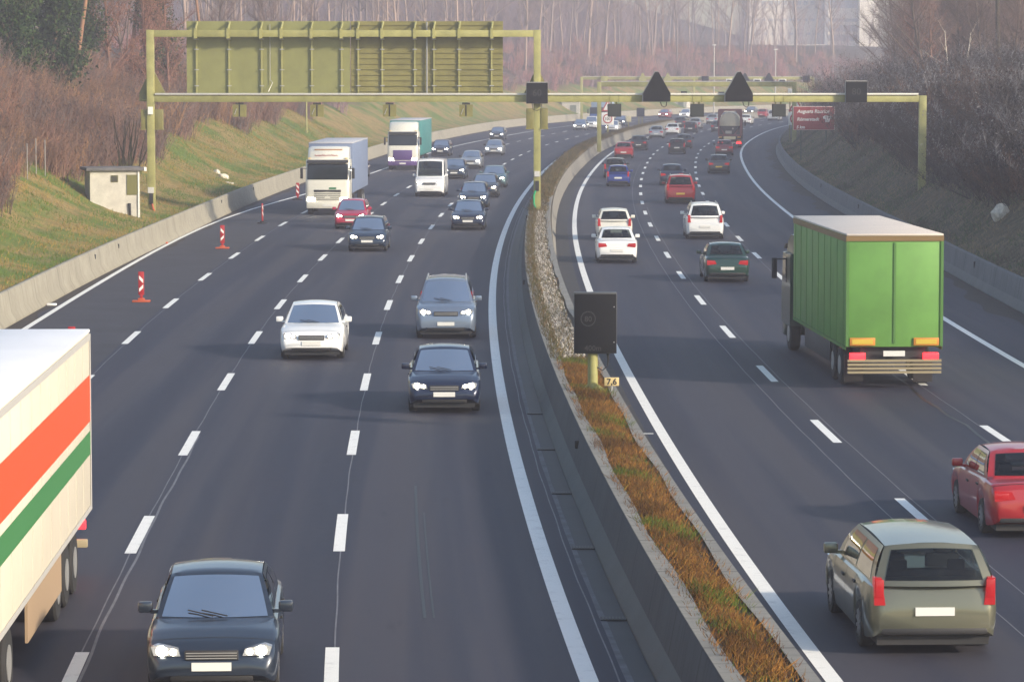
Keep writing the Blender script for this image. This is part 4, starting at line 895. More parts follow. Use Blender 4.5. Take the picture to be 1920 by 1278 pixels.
def make_car(kind):
    P=SPEC[kind];L,W,H=P['L'],P['W'],P['H'];hw=W/2;rw=.315 if kind not in('suv','van') else .35;ra=rw+.06
    root=bpy.data.objects.new({'sedan':'sedan_car','hatch':'hatchback_car','wagon':'estate_car','suv':'sport_utility_car','van':'delivery_van'}[kind],None);link(root)
    fr=sorted(set([-.5,-.497,-.488,-.475,-.455,-.43,.43,.455,.475,.488,.497,.5]+list(np.linspace(-.4,.4,17))+[P['fw']+k*ra/L for k in(-1.02,-.9,-.7,-.35,0,.35,.7,.9,1.02)]+[P['rw']+k*ra/L for k in(-1.02,-.9,-.7,-.35,0,.35,.7,.9,1.02)]))
    rings=[]
    for t in fr:
        y=t*L;zt=ease(P['top'],t);wd=hw*float(np.interp(abs(t),[0,.36,.44,.475,.49,.5],[1,1,.98,.945,.90,.82]))
        zb=float(np.interp(abs(t),[0,.4,.48,.5],[.2,.2,.26,.34]));zl=zb
        for wf in(P['fw'],P['rw']):
            dy=(t-wf)*L
            if abs(dy)<ra: zl=max(zl,rw+math.sqrt(max(ra*ra-dy*dy,0))*.97)
        zs=max(zt-.02,zb+.1);zl=min(zl,zs-.12)
        sec=[(0,zb+.02),(wd*.74,zb+.02),(wd*.955,zl+.005),(wd*.99,lerp(zl,zs,.28)),(wd,lerp(zl,zs,.55)),(wd*.985,lerp(zl,zs,.83)),(wd*.955,zs-.012),(wd*.90,zs+.012),(wd*.6,zs+.035),(wd*.3,zs+.045),(0,zs+.048)]
        full=sec+[(-a,z) for a,z in sec[-2:0:-1]]
        rings.append([(a,y,z) for a,z in full])
    b=B();n=len(rings[0]);v=[p for r in rings for p in r];f=[(i*n+j,i*n+(j+1)%n,(i+1)*n+(j+1)%n,(i+1)*n+j) for i in range(len(rings)-1) for j in range(n)]
    f+=[tuple(range(n)),tuple((len(rings)-1)*n+j for j in range(n))[::-1]];b.add(v,f,0,True)
    # greenhouse patches
    c,rf,rr,d=[q*L for q in P['gh']];zb_=ease(P['top'],P['gh'][0])-.01;zr=H;wb=hw*.905;wr=hw*(.70 if kind!='van' else .86)
    zd=ease(P['top'],max(P['gh'][3],-.47))-.01
    def front(u,v): # u -1..1, v 0..1 bottom to top
        return Vector((u*lerp(wb,wr,v),lerp(c,rf,v)+.16*(1-u*u)*(1-.35*v),lerp(zb_,zr-.03,v)+.05*(1-u*u)*v+.02*math.sin(math.pi*v)))
    def back(u,v):
        return Vector((u*lerp(wb,wr,v),lerp(d,rr,v)-(.10 if kind!='van' else .02)*(1-u*u)*(1-.4*v),lerp(zd,zr-.03,v)+.045*(1-u*u)*v+.02*math.sin(math.pi*v)))
    def side(s):
        def g(u,v): # u 0..1 rear to front
            yb=lerp(d,c,u);yt=lerp(rr,rf,u);return Vector((s*(lerp(wb,wr,v)+.035*math.sin(math.pi*v*.9)),lerp(yb,yt,v),lerp(lerp(zd,zb_,u),zr-.03,v)+.02*math.sin(math.pi*v)))
        return g
    def roof(u,v): # u -1..1 , v 0..1 rear to front
        return Vector((u*wr,lerp(rr,rf,v)+(.16*.65*(1-u*u) if v==1 else 0)-(.06*(1-u*u) if v==0 else 0),zr-.03+.05*(1-u*u)+.03*math.sin(math.pi*v)))
    def patch(b,g,us,vs,mi=0):
        v=[g(u,w_) for w_ in vs for u in us];n=len(us);f=[(i*n+j,i*n+j+1,(i+1)*n+j+1,(i+1)*n+j) for i in range(len(vs)-1) for j in range(n-1)];b.add(v,f,mi,True)
    U=np.linspace(-1,1,9);V=np.linspace(0,1,6);U01=np.linspace(0,1,8)
    def frame(g,ulo,uhi,holes):
        us=sorted(set([ulo,uhi]+[h_[0] for h_ in holes]+[h_[1] for h_ in holes]+list(np.linspace(ulo,uhi,9))));vs=sorted(set([0.,1.]+[q for h_ in holes for q in h_[2:]]+[.3,.5,.7]))
        for i in range(len(us)-1):
            for j in range(len(vs)-1):
                um=(us[i]+us[i+1])/2;vm=(vs[j]+vs[j+1])/2
                if any(h_[0]<um<h_[1] and h_[2]<vm<h_[3] for h_ in holes): continue
                b.add([g(us[i],vs[j]),g(us[i+1],vs[j]),g(us[i+1],vs[j+1]),g(us[i],vs[j+1])],[(0,1,2,3)],0,True)
    FH=(-.89,.89,.05,.89);BH=(-.79,.79,.31,.79) if kind=='van' else (-.83,.83,.13,.85);SH=[(.11,.46,.09,.85),(.52,.89,.09,.85)] if kind!='van' else [(.75,.92,.09,.85)]
    frame(front,-1,1,[FH]);frame(back,-1,1,[BH]);frame(side(1),0,1,SH);frame(side(-1),0,1,SH);patch(b,roof,U,np.linspace(0,1,8))
    # shut lines and door handles drawn in dark gaps on the skin
    ti=np.array(fr)
    def ring_at(t):
        i=int(np.clip(np.searchsorted(ti,t)-1,0,len(ti)-2));u=(t-ti[i])/(ti[i+1]-ti[i]);return [Vector(p).lerp(Vector(q_),u) for p,q_ in zip(rings[i],rings[i+1])]
    for t in ((.205,-.03,-.235) if kind!='van' else (.30,.12)):
        for s in(1,-1):
            r1=ring_at(t-.0016);r2=ring_at(t+.0016);idx=(2,3,4,5,6) if s>0 else tuple(20-k for k in(2,3,4,5,6))
            vv=[]
            for r_ in(r1,r2): vv+=[r_[k]+Vector((s*.003,0,0)) for k in idx]
            b.add(vv,[(k,k+1,k+6,k+5) for k in range(4)],1)
    for t,ks in ((.425,range(6,15)),(.255,range(8,13)),(-.478 if kind!='sedan' else -.462,range(6,15))):
        r1=ring_at(t-.0014);r2=ring_at(t+.0014);vv=[r_[k]+Vector((0,0,.003)) for r_ in(r1,r2) for k in ks];n_=len(ks);b.add(vv,[(k,k+1,k+1+n_,k+n_) for k in range(n_-1)],1)
    for t in ((.02,-.21) if kind!='van' else (.16,)):
        for s in(1,-1):
            p=ring_at(t)[5 if s>0 else 15];b.box((p.x+s*.012,p.y,p.z-.03),(.03,.18,.035),1,.008)
    b.v=[tuple(p) for p in b.v]
    bm=bmesh.new();
    body=b.build('body',[M_DARK,M_DARK],root,sharp=38)
    bm.from_mesh(body.data);bmesh.ops.remove_doubles(bm,verts=bm.verts,dist=.004);bmesh.ops.recalc_face_normals(bm,faces=bm.faces);bm.to_mesh(body.data);bm.free();body.data.set_sharp_from_angle(angle=R_(38))
    # glass
    def pane(name,g,u0,u1,v0,v1,inset=0.,nu=7,nv=5,out=.008,cen=None,splits=None):
        bb=B()
        for (a,e) in (splits or [(u0,u1)]):
            us=np.linspace(a,e,nu);vs=np.linspace(v0,v1,nv);vv=[]
            for w_ in vs:
                for u in us:
                    p=g(u,w_);e1=g(u+.01,w_)-g(u-.01,w_);e2=g(u,min(w_+.01,1))-g(u,max(w_-.01,0));nn=e1.cross(e2).normalized()
                    if nn.dot(p-cen)<0: nn=-nn
                    vv.append(p+nn*out)
            bb.add(vv,[(i*nu+j,i*nu+j+1,(i+1)*nu+j+1,(i+1)*nu+j) for i in range(nv-1) for j in range(nu-1)],0,True)
        return bb.build(name,M_GLASS,root,recalc=False)
    cen=Vector((0,(c+d)/2,lerp(zb_,zr,.3)))
    pane('windscreen',front,-.9,.9,.04,.90,cen=cen)
    if kind=='van': pane('rear_window',back,-.8,.8,.3,.8,cen=cen)
    else: pane('rear_window',back,-.84,.84,.12,.86,cen=cen)
    for s in(1,-1):
        pane('side_window',side(s),0,1,.08,.86,cen=cen,splits=[(.10,.47),(.51,.90)] if kind!='van' else [(.74,.93)])
    # wheels
    wm=None
    for s in(1,-1):
        for wf in(P['fw'],P['rw']):
            if wm is None:
                bb=B();k=20;prof=[(.0,-.09),(.60,-.095),(.66,-.10),(.93,-.10),(1.,-.07),(1.,.07),(.93,.10),(.66,.10)]
                vv=[];
                for j in range(k):
                    a=2*math.pi*j/k
                    for q,x in prof[1:]: vv.append((x,q*rw*math.cos(a),q*rw*math.sin(a)))
                m_=len(prof)-1;bb.add(vv,[(j*m_+i,j*m_+i+1,((j+1)%k)*m_+i+1,((j+1)%k)*m_+i) for j in range(k) for i in range(m_-1)],0,True)
                wo=bb.build('wheel',M_TYRE,root,sharp=30);bb=B()
                for j in range(10):
                    a=2*math.pi*j/10;rot=Matrix.Rotation(a,3,'X');bb.box(rot@Vector((-.085,0,rw*.34)),(.03,rw*.13,rw*.56),0,0,rot)
                bb.tube([(-.10,0,0),(-.06,0,0)],rw*.2,12);bb.tube([(-.07,0,0),(-.03,0,0)],rw*.62,18,1);rim=bb.build('rim',[M_RIM,M_DARK],wo);wm=(wo,rim);o=wo
            else:
                o=wm[0].copy();C.objects.link(o);o.parent=root;r2=wm[1].copy();C.objects.link(r2);r2.parent=o
            o.location=(s*(hw-.115),wf*L,rw);o.rotation_euler=(0,0,0 if s<0 else math.pi)
    # seats and dashboard behind the glass
    if kind!='van':
        bb=B();zs_=zb_+.02
        for s in(1,-1):
            bb.box((s*hw*.42,lerp(c,d,.52),zs_+.05),(.46,.14,.34),0,.05);bb.box((s*hw*.42,lerp(c,d,.53),zs_+.31),(.25,.10,.17),0,.04);bb.box((s*hw*.44,lerp(c,d,.82),zs_+.20),(.24,.09,.15),0,.03)
        bb.box((0,lerp(c,d,.81),zs_+.02),(hw*1.5,.16,.26),0,.05);bb.box((0,c-.30,zs_+.0),(hw*1.55,.34,.10),0,.04);bb.tube([(.0+hw*-.42+.17*math.cos(q)*1.,c-.52-.02*math.sin(q),zs_+.05+.17*math.sin(q)) for q in np.linspace(0,6.28,13)],.014,5)
        bb.build('seats',mat('cabin_grey',(.035,.035,.038),.8),root)
    # lamps, grille, plates, mirrors
    hz={'sedan':.66,'hatch':.68,'wagon':.66,'suv':.82,'van':.88}[kind]
    for s in(1,-1):
        bb=B();bb.prism([(s*hw*.46,hz-.05),(s*hw*.86,hz-.04),(s*hw*.90,hz+.07),(s*hw*.80,hz+.10),(s*hw*.50,hz+.045)],L/2-.20,L/2-.028);hl=bb.build('headlight',M_LENS,root,sharp=60);bb=B();bb.tube([(s*hw*.74,L/2-.06,hz+.02),(s*hw*.74,L/2-.018,hz+.02)],.068,14);bb.tube([(s*hw*.57,L/2-.06,hz+.005),(s*hw*.57,L/2-.02,hz+.005)],.042,12);bb.build('bulb',M_HEAD,hl)
        tz=.74 if kind=='sedan' else (.98 if kind=='suv' else .86);bb=B()
        if kind in('suv','van','wagon','hatch'): bb.prism([(s*hw*.74,tz-.16),(s*hw*.905,tz-.16),(s*hw*.905,tz+.20),(s*hw*.80,tz+.20)],-L/2+.004,-L/2+.2)
        else: bb.prism([(s*hw*.48,tz-.02),(s*hw*.89,tz-.06),(s*hw*.90,tz+.13),(s*hw*.55,tz+.11)],-L/2+.004,-L/2+.13)
        tl=bb.build('taillight',M_TAILOFF,root,sharp=60);bb=B();bb.box((s*hw*(.83 if kind!='sedan' else .76),-L/2+.0,tz+(.06 if kind!='sedan' else .04)),(.11 if kind!='sedan' else .26,.02,.24 if kind!='sedan' else .10),0,.008);bb.build('bulb',M_TAIL,tl)
        bb=B();zm=ease(P['top'],P['gh'][0])+.10;bb.box((s*(hw+.07),c-.30,zm),(.20,.11,.15),0,.03);bb.box((s*(hw-.06),c-.28,zm-.06),(.12,.05,.05));bb.build('wing_mirror',M_DARK,root)
    bb=B();bb.bx(-hw*.40,hw*.40,L/2-.06,L/2+.006,hz-.10,hz+.03,0,.015)
    for k in range(3): bb.bx(-hw*.38,hw*.38,L/2+.007,L/2+.014,hz-.08+k*.035,hz-.068+k*.035,1)
    bb.build('grille',[M_DARK,M_STEEL],root)
    if kind=='suv':
        for s in(1,-1):
            bb=B();bb.tube([(s*wr*.92,rr+.1,zr-.02),(s*wr*.92,rr+.2,zr+.05),(s*wr*.92,rf-.25,zr+.05),(s*wr*.92,rf-.1,zr-.01)],.022,6);bb.build('roof_rail',M_STEEL,root)
    for s in(1,-1):
        bb=B();bb.tube([(s*hw*.70,L/2-.08,.40),(s*hw*.70,L/2-.012,.40)],.05,12);bb.build('fog_lamp',M_HEADOFF,root)
        bb=B();p0=front(s*.12-.1,.05);p1=front(s*.12+.5*1-.15,.16);bb.tube([p0+Vector((0,.03,.02)),p1+Vector((0,.03,.02))],.010,5);bb.build('wiper',M_DARK,root)
    bb=B();bb.bx(-hw*.62,hw*.62,L/2-.10,L/2-.012 if kind!='van' else L/2,.27,.40,0,.03);bb.build('lower_intake',M_DARK,root)
    bb=B();bb.bx(-hw*.80,hw*.80,-L/2-.008,-L/2+.12,.30,.40,0,.03);bb.build('rear_valance',M_DARK,root)
    bb=B();bb.bx(-.26,.26,L/2+.0,L/2+.022,.42,.53);bb.build('number_plate',M_PLATE,root)
    bb=B();bb.bx(-.26,.26,-L/2-.026,-L/2+.03,.50 if kind=='sedan' else .56,.61 if kind=='sedan' else .67);bb.build('number_plate',M_PLATE,root)
    bb=B();bb.bx(-hw*.84,hw*.84,-L*.47,L*.47,.15,.30);bb.build('underbody',M_DARK,root)
    return root
CARS={k:make_car(k) for k in SPEC}
def paint(name,col,metal=.35,rough=.32):
    return mat('paint_'+name,col,rough,metal,coat=.8)
PNT={'navy':paint('navy',(.008,.015,.045)),'slate':paint('slate',(.022,.032,.052)),'darkblue':paint('darkblue',(.018,.035,.07)),'steelblue':paint('steelblue',(.20,.25,.33),.5),'silver':paint('silver',(.42,.44,.47),.6),'white':paint('white',(.78,.79,.78),0.),
 'black':paint('black',(.012,.013,.016)),'charcoal':paint('charcoal',(.04,.043,.05)),'red':paint('red',(.36,.014,.018),.1),'crimson':paint('crimson',(.42,.012,.05),.1),'green':paint('green',(.010,.045,.032)),'blue':paint('blue',(.014,.035,.22)),
 'teal':paint('teal',(.10,.17,.19)),'gold':paint('gold',(.155,.155,.11),.55),'maroon':paint('maroon',(.13,.012,.016),.1),'ivory':paint('ivory',(.70,.69,.62),0.)}
used=set()
FRONT={'headlight','grille','lower_intake'};REAR={'taillight','rear_valance'}
def yaw_at(x,y): return -math.atan(slope(y))
GRP={-1:'vehicles coming towards the camera',1:'vehicles driving away from the camera'}
def put_car(kind,px,py,side,col,label,cat='car',lights=True,far=False,plate=None,sc_=1.,dyaw=0.,roof=None):
    pr=CARS[kind];o=pr if kind not in used else copy_tree(pr);used.add(kind);g=G(px,py);L=SPEC[kind]['L']*sc_
    yw=yaw_at(g.x,g.y)+dyaw;fwd=Vector((-math.sin(yw),math.cos(yw),0))
    o.location=g+fwd*(L/2);o.rotation_euler=(0,0,yw+(math.pi if side<0 else 0));o.scale=(sc_,sc_,sc_)
    tag(o,label,cat,GRP[side])
    for ch in list(o.children):
        nm=ch.name.split('.')[0]
        if nm in('body','wing_mirror'):
            ch.material_slots[0].link='OBJECT';ch.material_slots[0].material=PNT[col] if nm=='body' or not far else M_DARK
        if nm in('headlight','taillight') and (nm=='headlight')==(side>0):
            for bu in ch.children: bu.material_slots[0].link='OBJECT';bu.material_slots[0].material=M_HEADOFF if nm=='headlight' else M_TAILOFF
        if nm=='number_plate' and plate: ch.material_slots[0].link='OBJECT';ch.material_slots[0].material=plate
    return o
VEH=[
 ('sedan',397,1316,-1,'slate','dark blue saloon at the bottom left edge, headlights on'),
 ('sedan',584,676,-1,'white','white saloon alone in the middle inbound lane'),
 ('suv',836,636,-1,'steelblue','silver blue sport utility car with roof rails behind the dark blue saloon'),
 ('sedan',833,776,-1,'navy','dark blue saloon closest to the camera in the inner inbound lane'),
 ('wagon',688,472,-1,'darkblue','dark blue estate car overtaking the small red car'),
 ('hatch',657,430,-1,'crimson','small crimson car half hidden by a dark blue estate, beside the white truck'),
 ('sedan',877,432,-1,'navy','dark blue saloon leading the queue in the inner inbound lane'),
 ('wagon',887,391,-1,'darkblue','dark blue estate car second in the inner inbound queue'),
 ('sedan',908,371,-1,'charcoal','charcoal saloon mostly hidden in the inner inbound queue'),
 ('sedan',925,352,-1,'teal','grey green saloon at the back of the inner inbound queue'),
 ('van',805,369,-1,'white','white delivery van in the middle inbound lane'),
 ('sedan',851,336,-1,'darkblue','dark blue car half hidden behind the white delivery van'),
 ('sedan',882,317,-1,'silver','silver saloon following the dark car behind the white van'),
 ('sedan',925,292,-1,'silver','silver blue saloon under the right end of the sign board'),
 ('hatch',931,263,-1,'darkblue','small dark blue car near the far barrier with bright headlights'),
 ('wagon',825,293,-1,'navy','navy car beside the purple fronted truck trailer'),
 ('sedan',664,334,-1,'charcoal','dark car hidden behind the white truck, one headlight showing'),
 ('sedan',1086,245,-1,'silver','pale silver car far off in front of the white van at the bend'),
 ('suv',1107,243,-1,'white','white people carrier far off at the bend'),
 ('sedan',1147,248,-1,'white','white car behind the median speed limit sign, headlights on'),
 ('hatch',1161,237,-1,'darkblue','dark blue car beyond the white one near the median speed limit sign'),
 ('hatch',1243,222,-1,'red','tiny red car with headlights at the far bend'),
 ('wagon',1282,222,-1,'white','tiny white car with headlights at the far bend beside the lane signal'),
 ('sedan',1404,216,-1,'charcoal','tiny dark car with bright lights right of the tank truck'),
 ('wagon',1752,1232,1,'gold','gold and silver car at the bottom right, tail lights on'),
 ('sedan',1948,1012,1,'red','red car cut off by the right edge'),
 ('sedan',1364,530,1,'green','dark green saloon left of the green truck'),
 ('suv',1322,449,1,'white','white sport utility car in the middle outbound lane'),
 ('wagon',1152,451,1,'ivory','white estate car ahead of the white saloon in the inner outbound lane'),
 ('sedan',1157,494,1,'white','white saloon last in the inner outbound lane'),
 ('suv',1276,382,1,'red','red sport utility car with a yellow number plate'),
 ('sedan',1260,348,1,'navy','blue saloon with pale roof just ahead of the red sport utility car'),
 ('hatch',1159,350,1,'blue','bright blue hatchback in the inner outbound lane'),
 ('wagon',1153,334,1,'charcoal','charcoal estate car just ahead of the bright blue hatchback'),
 ('sedan',1169,297,1,'red','red saloon beside the median wall'),
 ('sedan',1197,282,1,'black','black saloon ahead of the red saloon'),
 ('sedan',1230,260,1,'silver','silver saloon ahead of the black saloon near the median wall'),
 ('sedan',1260,254,1,'white','white saloon ahead of the silver saloon near the median wall'),
 ('hatch',1294,250,1,'black','black hatchback far off beside the white saloon'),
 ('sedan',1302,242,1,'silver','silver car just beyond the far black hatchback'),
 ('sedan',1274,239,1,'charcoal','charcoal car by the wall beyond the white saloon'),
 ('hatch',1269,289,1,'black','black hatchback in the middle outbound lane'),
 ('sedan',1281,279,1,'charcoal','charcoal saloon peeping out ahead of the black hatchback'),
 ('sedan',1348,326,1,'charcoal','charcoal saloon with a yellow plate behind the tank truck'),
 ('sedan',1358,292,1,'maroon','dark maroon car directly behind the tank truck'),
 ('sedan',1345,248,1,'charcoal','dark car peeping out left of the tank truck'),
 ('sedan',1334,233,1,'silver','silver car beyond the tank truck on its left'),
 ('sedan',1397,234,1,'white','white car beyond the tank truck on its right'),
 ('suv',1449,227,1,'white','white car far off under the last lane signal'),
 ('sedan',1427,221,1,'red','tiny red car far off between the tank truck and the white one'),
]
for kd,px,py,sd,cl,lab in VEH:
    far=py<330
    put_car(kd,px,py,sd,cl,lab,'van' if kd=='van' else 'car',sc_=1.07 if cl=='gold' else (1.04 if px==584 else 1.),plate=M_PLATEY if 'yellow' in lab else None,far=far)
# ---- lorries
def wheels(root,pts,r=.5,wd=.3):
    wm=None
    for x,y in pts:
        if wm is None:
            b=B();b.tube([(-wd/2,0,r),(-wd/2+.04,0,r),(wd/2-.04,0,r),(wd/2,0,r)],[r*.93,r,r,r*.93],22);wo=b.build('wheel',M_TYRE,root,sharp=30)
            b=B();b.tube([(-wd/2-.01,0,r),(wd/2+.01,0,r)],r*.5,16);h=b.build('hub',M_STEEL,wo);wm=(wo,h);o=wo
        else:
            o=wm[0].copy();C.objects.link(o);o.parent=root;h=wm[1].copy();C.objects.link(h);h.parent=o
        o.location=(x,y,0)
def cab(root,y0,col,lower=None,visor=True,H=3.1,W=2.48,defl=None,grilledark=True,stripes=None):
    """tractor cab, front face at local y0 looking +y"""
    hw=W/2;b=B();L=2.1
    prof=[(y0-L,.75),(y0-.02,.75),(y0,.95),(y0-.02,1.75),(y0-.10,1.95),(y0-.34,2.9),(y0-.55,H),(y0-L,H)]
    def sec(inset): return [(-hw+inset,)]
    n=len(prof);xs=[-hw,-hw+.07,-hw+.22,0,hw-.22,hw-.07,hw];sh=[.10,.035,0,-.02,0,.035,.10]
    v=[]
    for x,s_ in zip(xs,sh):
        for (y,z) in prof: v.append((x,y-s_*(1 if y>y0-1 else 0),z-(.05*abs(x/hw)**6 if z>=H-.01 else 0)))
    f=[(i*n+j,i*n+(j+1)%n,(i+1)*n+(j+1)%n,(i+1)*n+j) for i in range(len(xs)-1) for j in range(n)]+[tuple(range(n))[::-1],tuple((len(xs)-1)*n+j for j in range(n))]
    b.add(v,f,0,True);body=b.build('cab',col,root,sharp=30)
    # windscreen
    b=B();us=[-.93,-.88,-(hw-.22)/hw,0,(hw-.22)/hw,.88,.93];vv=[]
    for t in (.04,.5,.97):
        for u in us: vv.append((u*hw,lerp(y0-.10,y0-.34,t)+.014-float(np.interp(abs(u)*hw,[0,hw-.22,hw-.07,hw],[-.02,0,.035,.10])),lerp(1.95,2.9,t)))
    b.add(vv,[(i*7+j,i*7+j+1,(i+1)*7+j+1,(i+1)*7+j) for i in range(2) for j in range(6)],0,True);b.build('windscreen',M_CABGLASS,root,recalc=False)
    for s in(1,-1):
        b=B();b.prism([(y0-1.35,2.0),(y0-.32,1.95),(y0-.52,2.75),(y0-1.35,2.75)],s*(hw+.002),s*(hw+.012),0,'x');b.build('side_window',M_CABGLASS,root)
        b=B();b.bx(s*(hw-.55),s*(hw-.1),y0-.10,y0+.02,.78,.98,0,.03);b.build('headlight',M_HEAD,root)
        b=B();b.box((s*(hw+.22),y0-.12,2.35),(.16,.1,.62),0,.03);b.box((s*(hw+.08),y0-.14,2.62),(.3,.05,.04));b.build('wing_mirror',M_DARK,root)
    b=B();b.bx(-hw*.62,hw*.62,y0-.06,y0+.012,1.28,1.42,0,.02)
    for k in range(4): b.bx(-hw*.6,hw*.6,y0-.04,y0+.016,.86+k*.11,.90+k*.11)
    b.build('grille',M_DARK,root)
    b=B();b.bx(-hw*.96,hw*.96,y0-.5,y0+.03,.36,.76,0,.06);b.build('bumper',lower or col,root)
    b=B();b.bx(-.26,.26,y0+.031,y0+.05,.48,.60);b.build('number_plate',M_PLATE,root)
    if visor:
        b=B();b.prism([(y0-.40,2.96),(y0-.08,2.93),(y0-.08,3.0),(y0-.42,3.10)],-hw*.94,hw*.94,0,'x');b.build('sun_visor',M_DARK,root)
    if defl:
        b=B();vv=[];px_=[(y0-.6,H-.02),(y0-.75,H+.35),(y0-1.2,defl-.06),(y0-1.7,defl),(y0-2.05,defl-.02),(y0-2.05,H-.02)];n=len(px_)
        for x,q in ((-hw*.93,.14),(-hw*.80,.02),(0,0),(hw*.80,.02),(hw*.93,.14)):
            for y,z in px_: vv.append((x,y-q,z-q*.5 if z>H else z))
        f=[(i*n+j,i*n+(j+1)%n,(i+1)*n+(j+1)%n,(i+1)*n+j) for i in range(4) for j in range(n)]+[tuple(range(n))[::-1],tuple(4*n+j for j in range(n))];b.add(vv,f);b.build('roof_deflector',col,root)
    b=B()
    for s in(-1,1): b.bx(s*hw*.85-.07,s*hw*.85+.07,y0-.62,y0-.5,H+.0,H+.07)
    b.build('roof_lamps',mat('marker_lamp',(.8,.6,.3),.3),root)
    return body
def trailer(root,y0,y1,m,roofm,z0=1.15,z1=4.0,W=2.52,legs=True):
    """box body from y1 (rear) to y0 (front)"""
    b=B();b.bx(-W/2,W/2,y1,y0,z0,z1-.03,0,.02);o=b.build('trailer_box',m,root);b=B();b.bx(-W/2-.006,W/2+.006,y1-.006,y0+.006,z1-.028,z1+.03,0,.02);b.build('roof',roofm,o)
    b=B();b.bx(-W*.33,W*.33,y1+.2,y0-.2,.82,z0-.002);b.build('chassis',M_DARK,root);return o
def lorry(name,px,py,side,label,front=True,dyaw=0.):
    g=G(px,py);yw=yaw_at(g.x,g.y)+dyaw;return empty(name,g,yw+(math.pi if side<0 else 0),label,'truck',GRP[side])
def rear_frame(root,y,W=2.5,orange=True):
    b=B();b.bx(-W/2+.05,W/2-.05,y-.04,y+.06,.42,.56,0,.02);b.build('underrun_bar',mat('bar_tan',(.32,.27,.17),.6),root)
    for s in(-1,1):
        b=B();b.bx(s*(W/2-.55),s*(W/2-.08),y-.05,y+.02,.72,.88,0,.02);b.build('taillight',M_TAIL,root)
# white truck (front at origin, looking +y before turning)
t=lorry('articulated_truck',614,403,-1,'white articulated truck with grey blue trailer in the left inbound lane')
cw=mat('cab_ivory',(.72,.71,.62),.35,coat=.6)
cab(t,0,cw,H=3.15,defl=3.85);wheels(t,[(1.05,-1.3),(-1.05,-1.3),(1.05,-4.6),(-1.05,-4.6),(1.05,-11.6),(-1.05,-11.6),(1.05,-12.9),(-1.05,-12.9)])
trailer(t,-2.6,-15.6,mat('trailer_blue_grey',(.17,.22,.34),.5),mat('trailer_roof_grey',(.50,.50,.52),.6))
b=B()
random.seed(4)
for k in range(5):
    x=-.55+k*.26;b.tube([(x,-.68,3.28),(x+.08,-.69,3.36+.04*(k%2)),(x+.16,-.675,3.30),(x+.26,-.69,3.37)],.018,5)
b.build('red_script_mark',M_RED,t)
b=B();b.bx(-.8,.8,-1.0,-.93,3.62,3.70,0,.02);b.build('tan_stripe',mat('tan_stripe',(.42,.25,.15),.5),t)
b=B();b.bx(-.5,-.1,.004,.02,1.45,1.56);b.build('green_badge',mat('badge_green',(.05,.22,.09),.5),t)
# purple fronted truck
t=lorry('articulated_truck',755,319,-1,'white truck with purple lower front and teal trailer')
pu=mat('purple_panel',(.10,.05,.20),.4,coat=.4)
cab(t,0,cw,lower=pu,H=3.15,defl=3.9);b=B();b.bx(-.78,.78,-.03,.03,.80,1.62,0,.03);b.build('purple_panel',pu,t);wheels(t,[(1.05,-1.3),(-1.05,-1.3),(1.05,-4.6),(-1.05,-4.6),(1.05,-11.6),(-1.05,-11.6)])
trailer(t,-2.6,-14.6,mat('trailer_teal',(.05,.22,.22),.5),mat('trailer_roof_grey',(.5,.5,.52),.6))
# blue truck far off
t=lorry('box_truck',1122,241,-1,'blue box truck far off behind the white people carrier')
cab(t,0,mat('cab_blue',(.03,.09,.30),.4,coat=.5),H=2.8,defl=None,visor=False);wheels(t,[(1.05,-1.3),(-1.05,-1.3),(1.05,-6.),(-1.05,-6.)]);trailer(t,-2.3,-8.6,mat('box_blue_grey',(.25,.33,.42),.5),mat('roof_blue',(.04,.11,.33),.5),z1=3.6)
# striped trailer, bottom left: only the box is in view
def striped():
    yr=54.5;xr=(180-960)/F*55.6;W=2.52
    yw=.034
    r=empty('articulated_truck',(xr-W/2,yr,0),yw+math.pi,'white trailer with red orange and green stripes at the left edge','truck',GRP[-1])
    wm=mat('trailer_cream',(.66,.61,.50),.45,noise=(.5,.05));rm=mat('trailer_roof_white',(.80,.80,.82),.5,noise=(.5,.05))
    L=15.2;b=B();b.bx(-W/2,W/2,0,L,1.05,3.97,0,.02);o=b.build('trailer_box',wm,r)
    b=B();b.bx(-W/2-.01,W/2+.01,-.01,L+.01,3.972,4.03,0,.02);b.build('roof',rm,o)
    # local -x faces the lanes once turned round
    xs=-W/2-.004
    for nm,z0,z1,m in (('red_band',2.52,3.28,mat('band_orange_red',(.62,.085,.025),.45)),('green_band',1.98,2.36,mat('band_green',(.05,.20,.065),.45))):
        b=B();b.bx(xs-.004,xs,.03,L-.03,z0,z1);b.build(nm,m,o)
    b=B();b.bx(-W/2-.02,-W/2-.009,0,L,3.86,3.96);b.bx(-W/2-.02,-W/2-.009,0,L,1.06,1.14);b.bx(-W/2-.02,-W/2-.009,-.0,.08,1.145,3.855);b.build('edge_rail',mat('rail_grey',(.55,.54,.52),.5,.3),o)
    b=B()
    for k in range(1,12): b.bx(-W/2-.006,-W/2+.0,k*1.25,k*1.25+.016,1.145,3.855)
    b.build('panel_seams',mat('seam_grey',(.48,.45,.38),.6),o)
    b=B();b.bx(-W*.33,W*.33,.2,L-.2,.78,1.045);b.build('chassis',M_DARK,r);b=B();b.bx(-W/2+.03,-W/2+.07,4.6,9.2,.42,1.0);b.build('side_guard',mat('guard_tan',(.35,.25,.16),.6),r)
    wheels(r,[(s*1.05,y) for s in(-1,1) for y in(2.2,3.5,4.8,11.2)]);rear_frame(r,.0)
    rr=bpy.data.objects.new('cab_holder',None)
    cab(r,L+2.8,mat('cab_white',(.75,.75,.74),.35,coat=.6),H=3.1,defl=3.8)
striped()
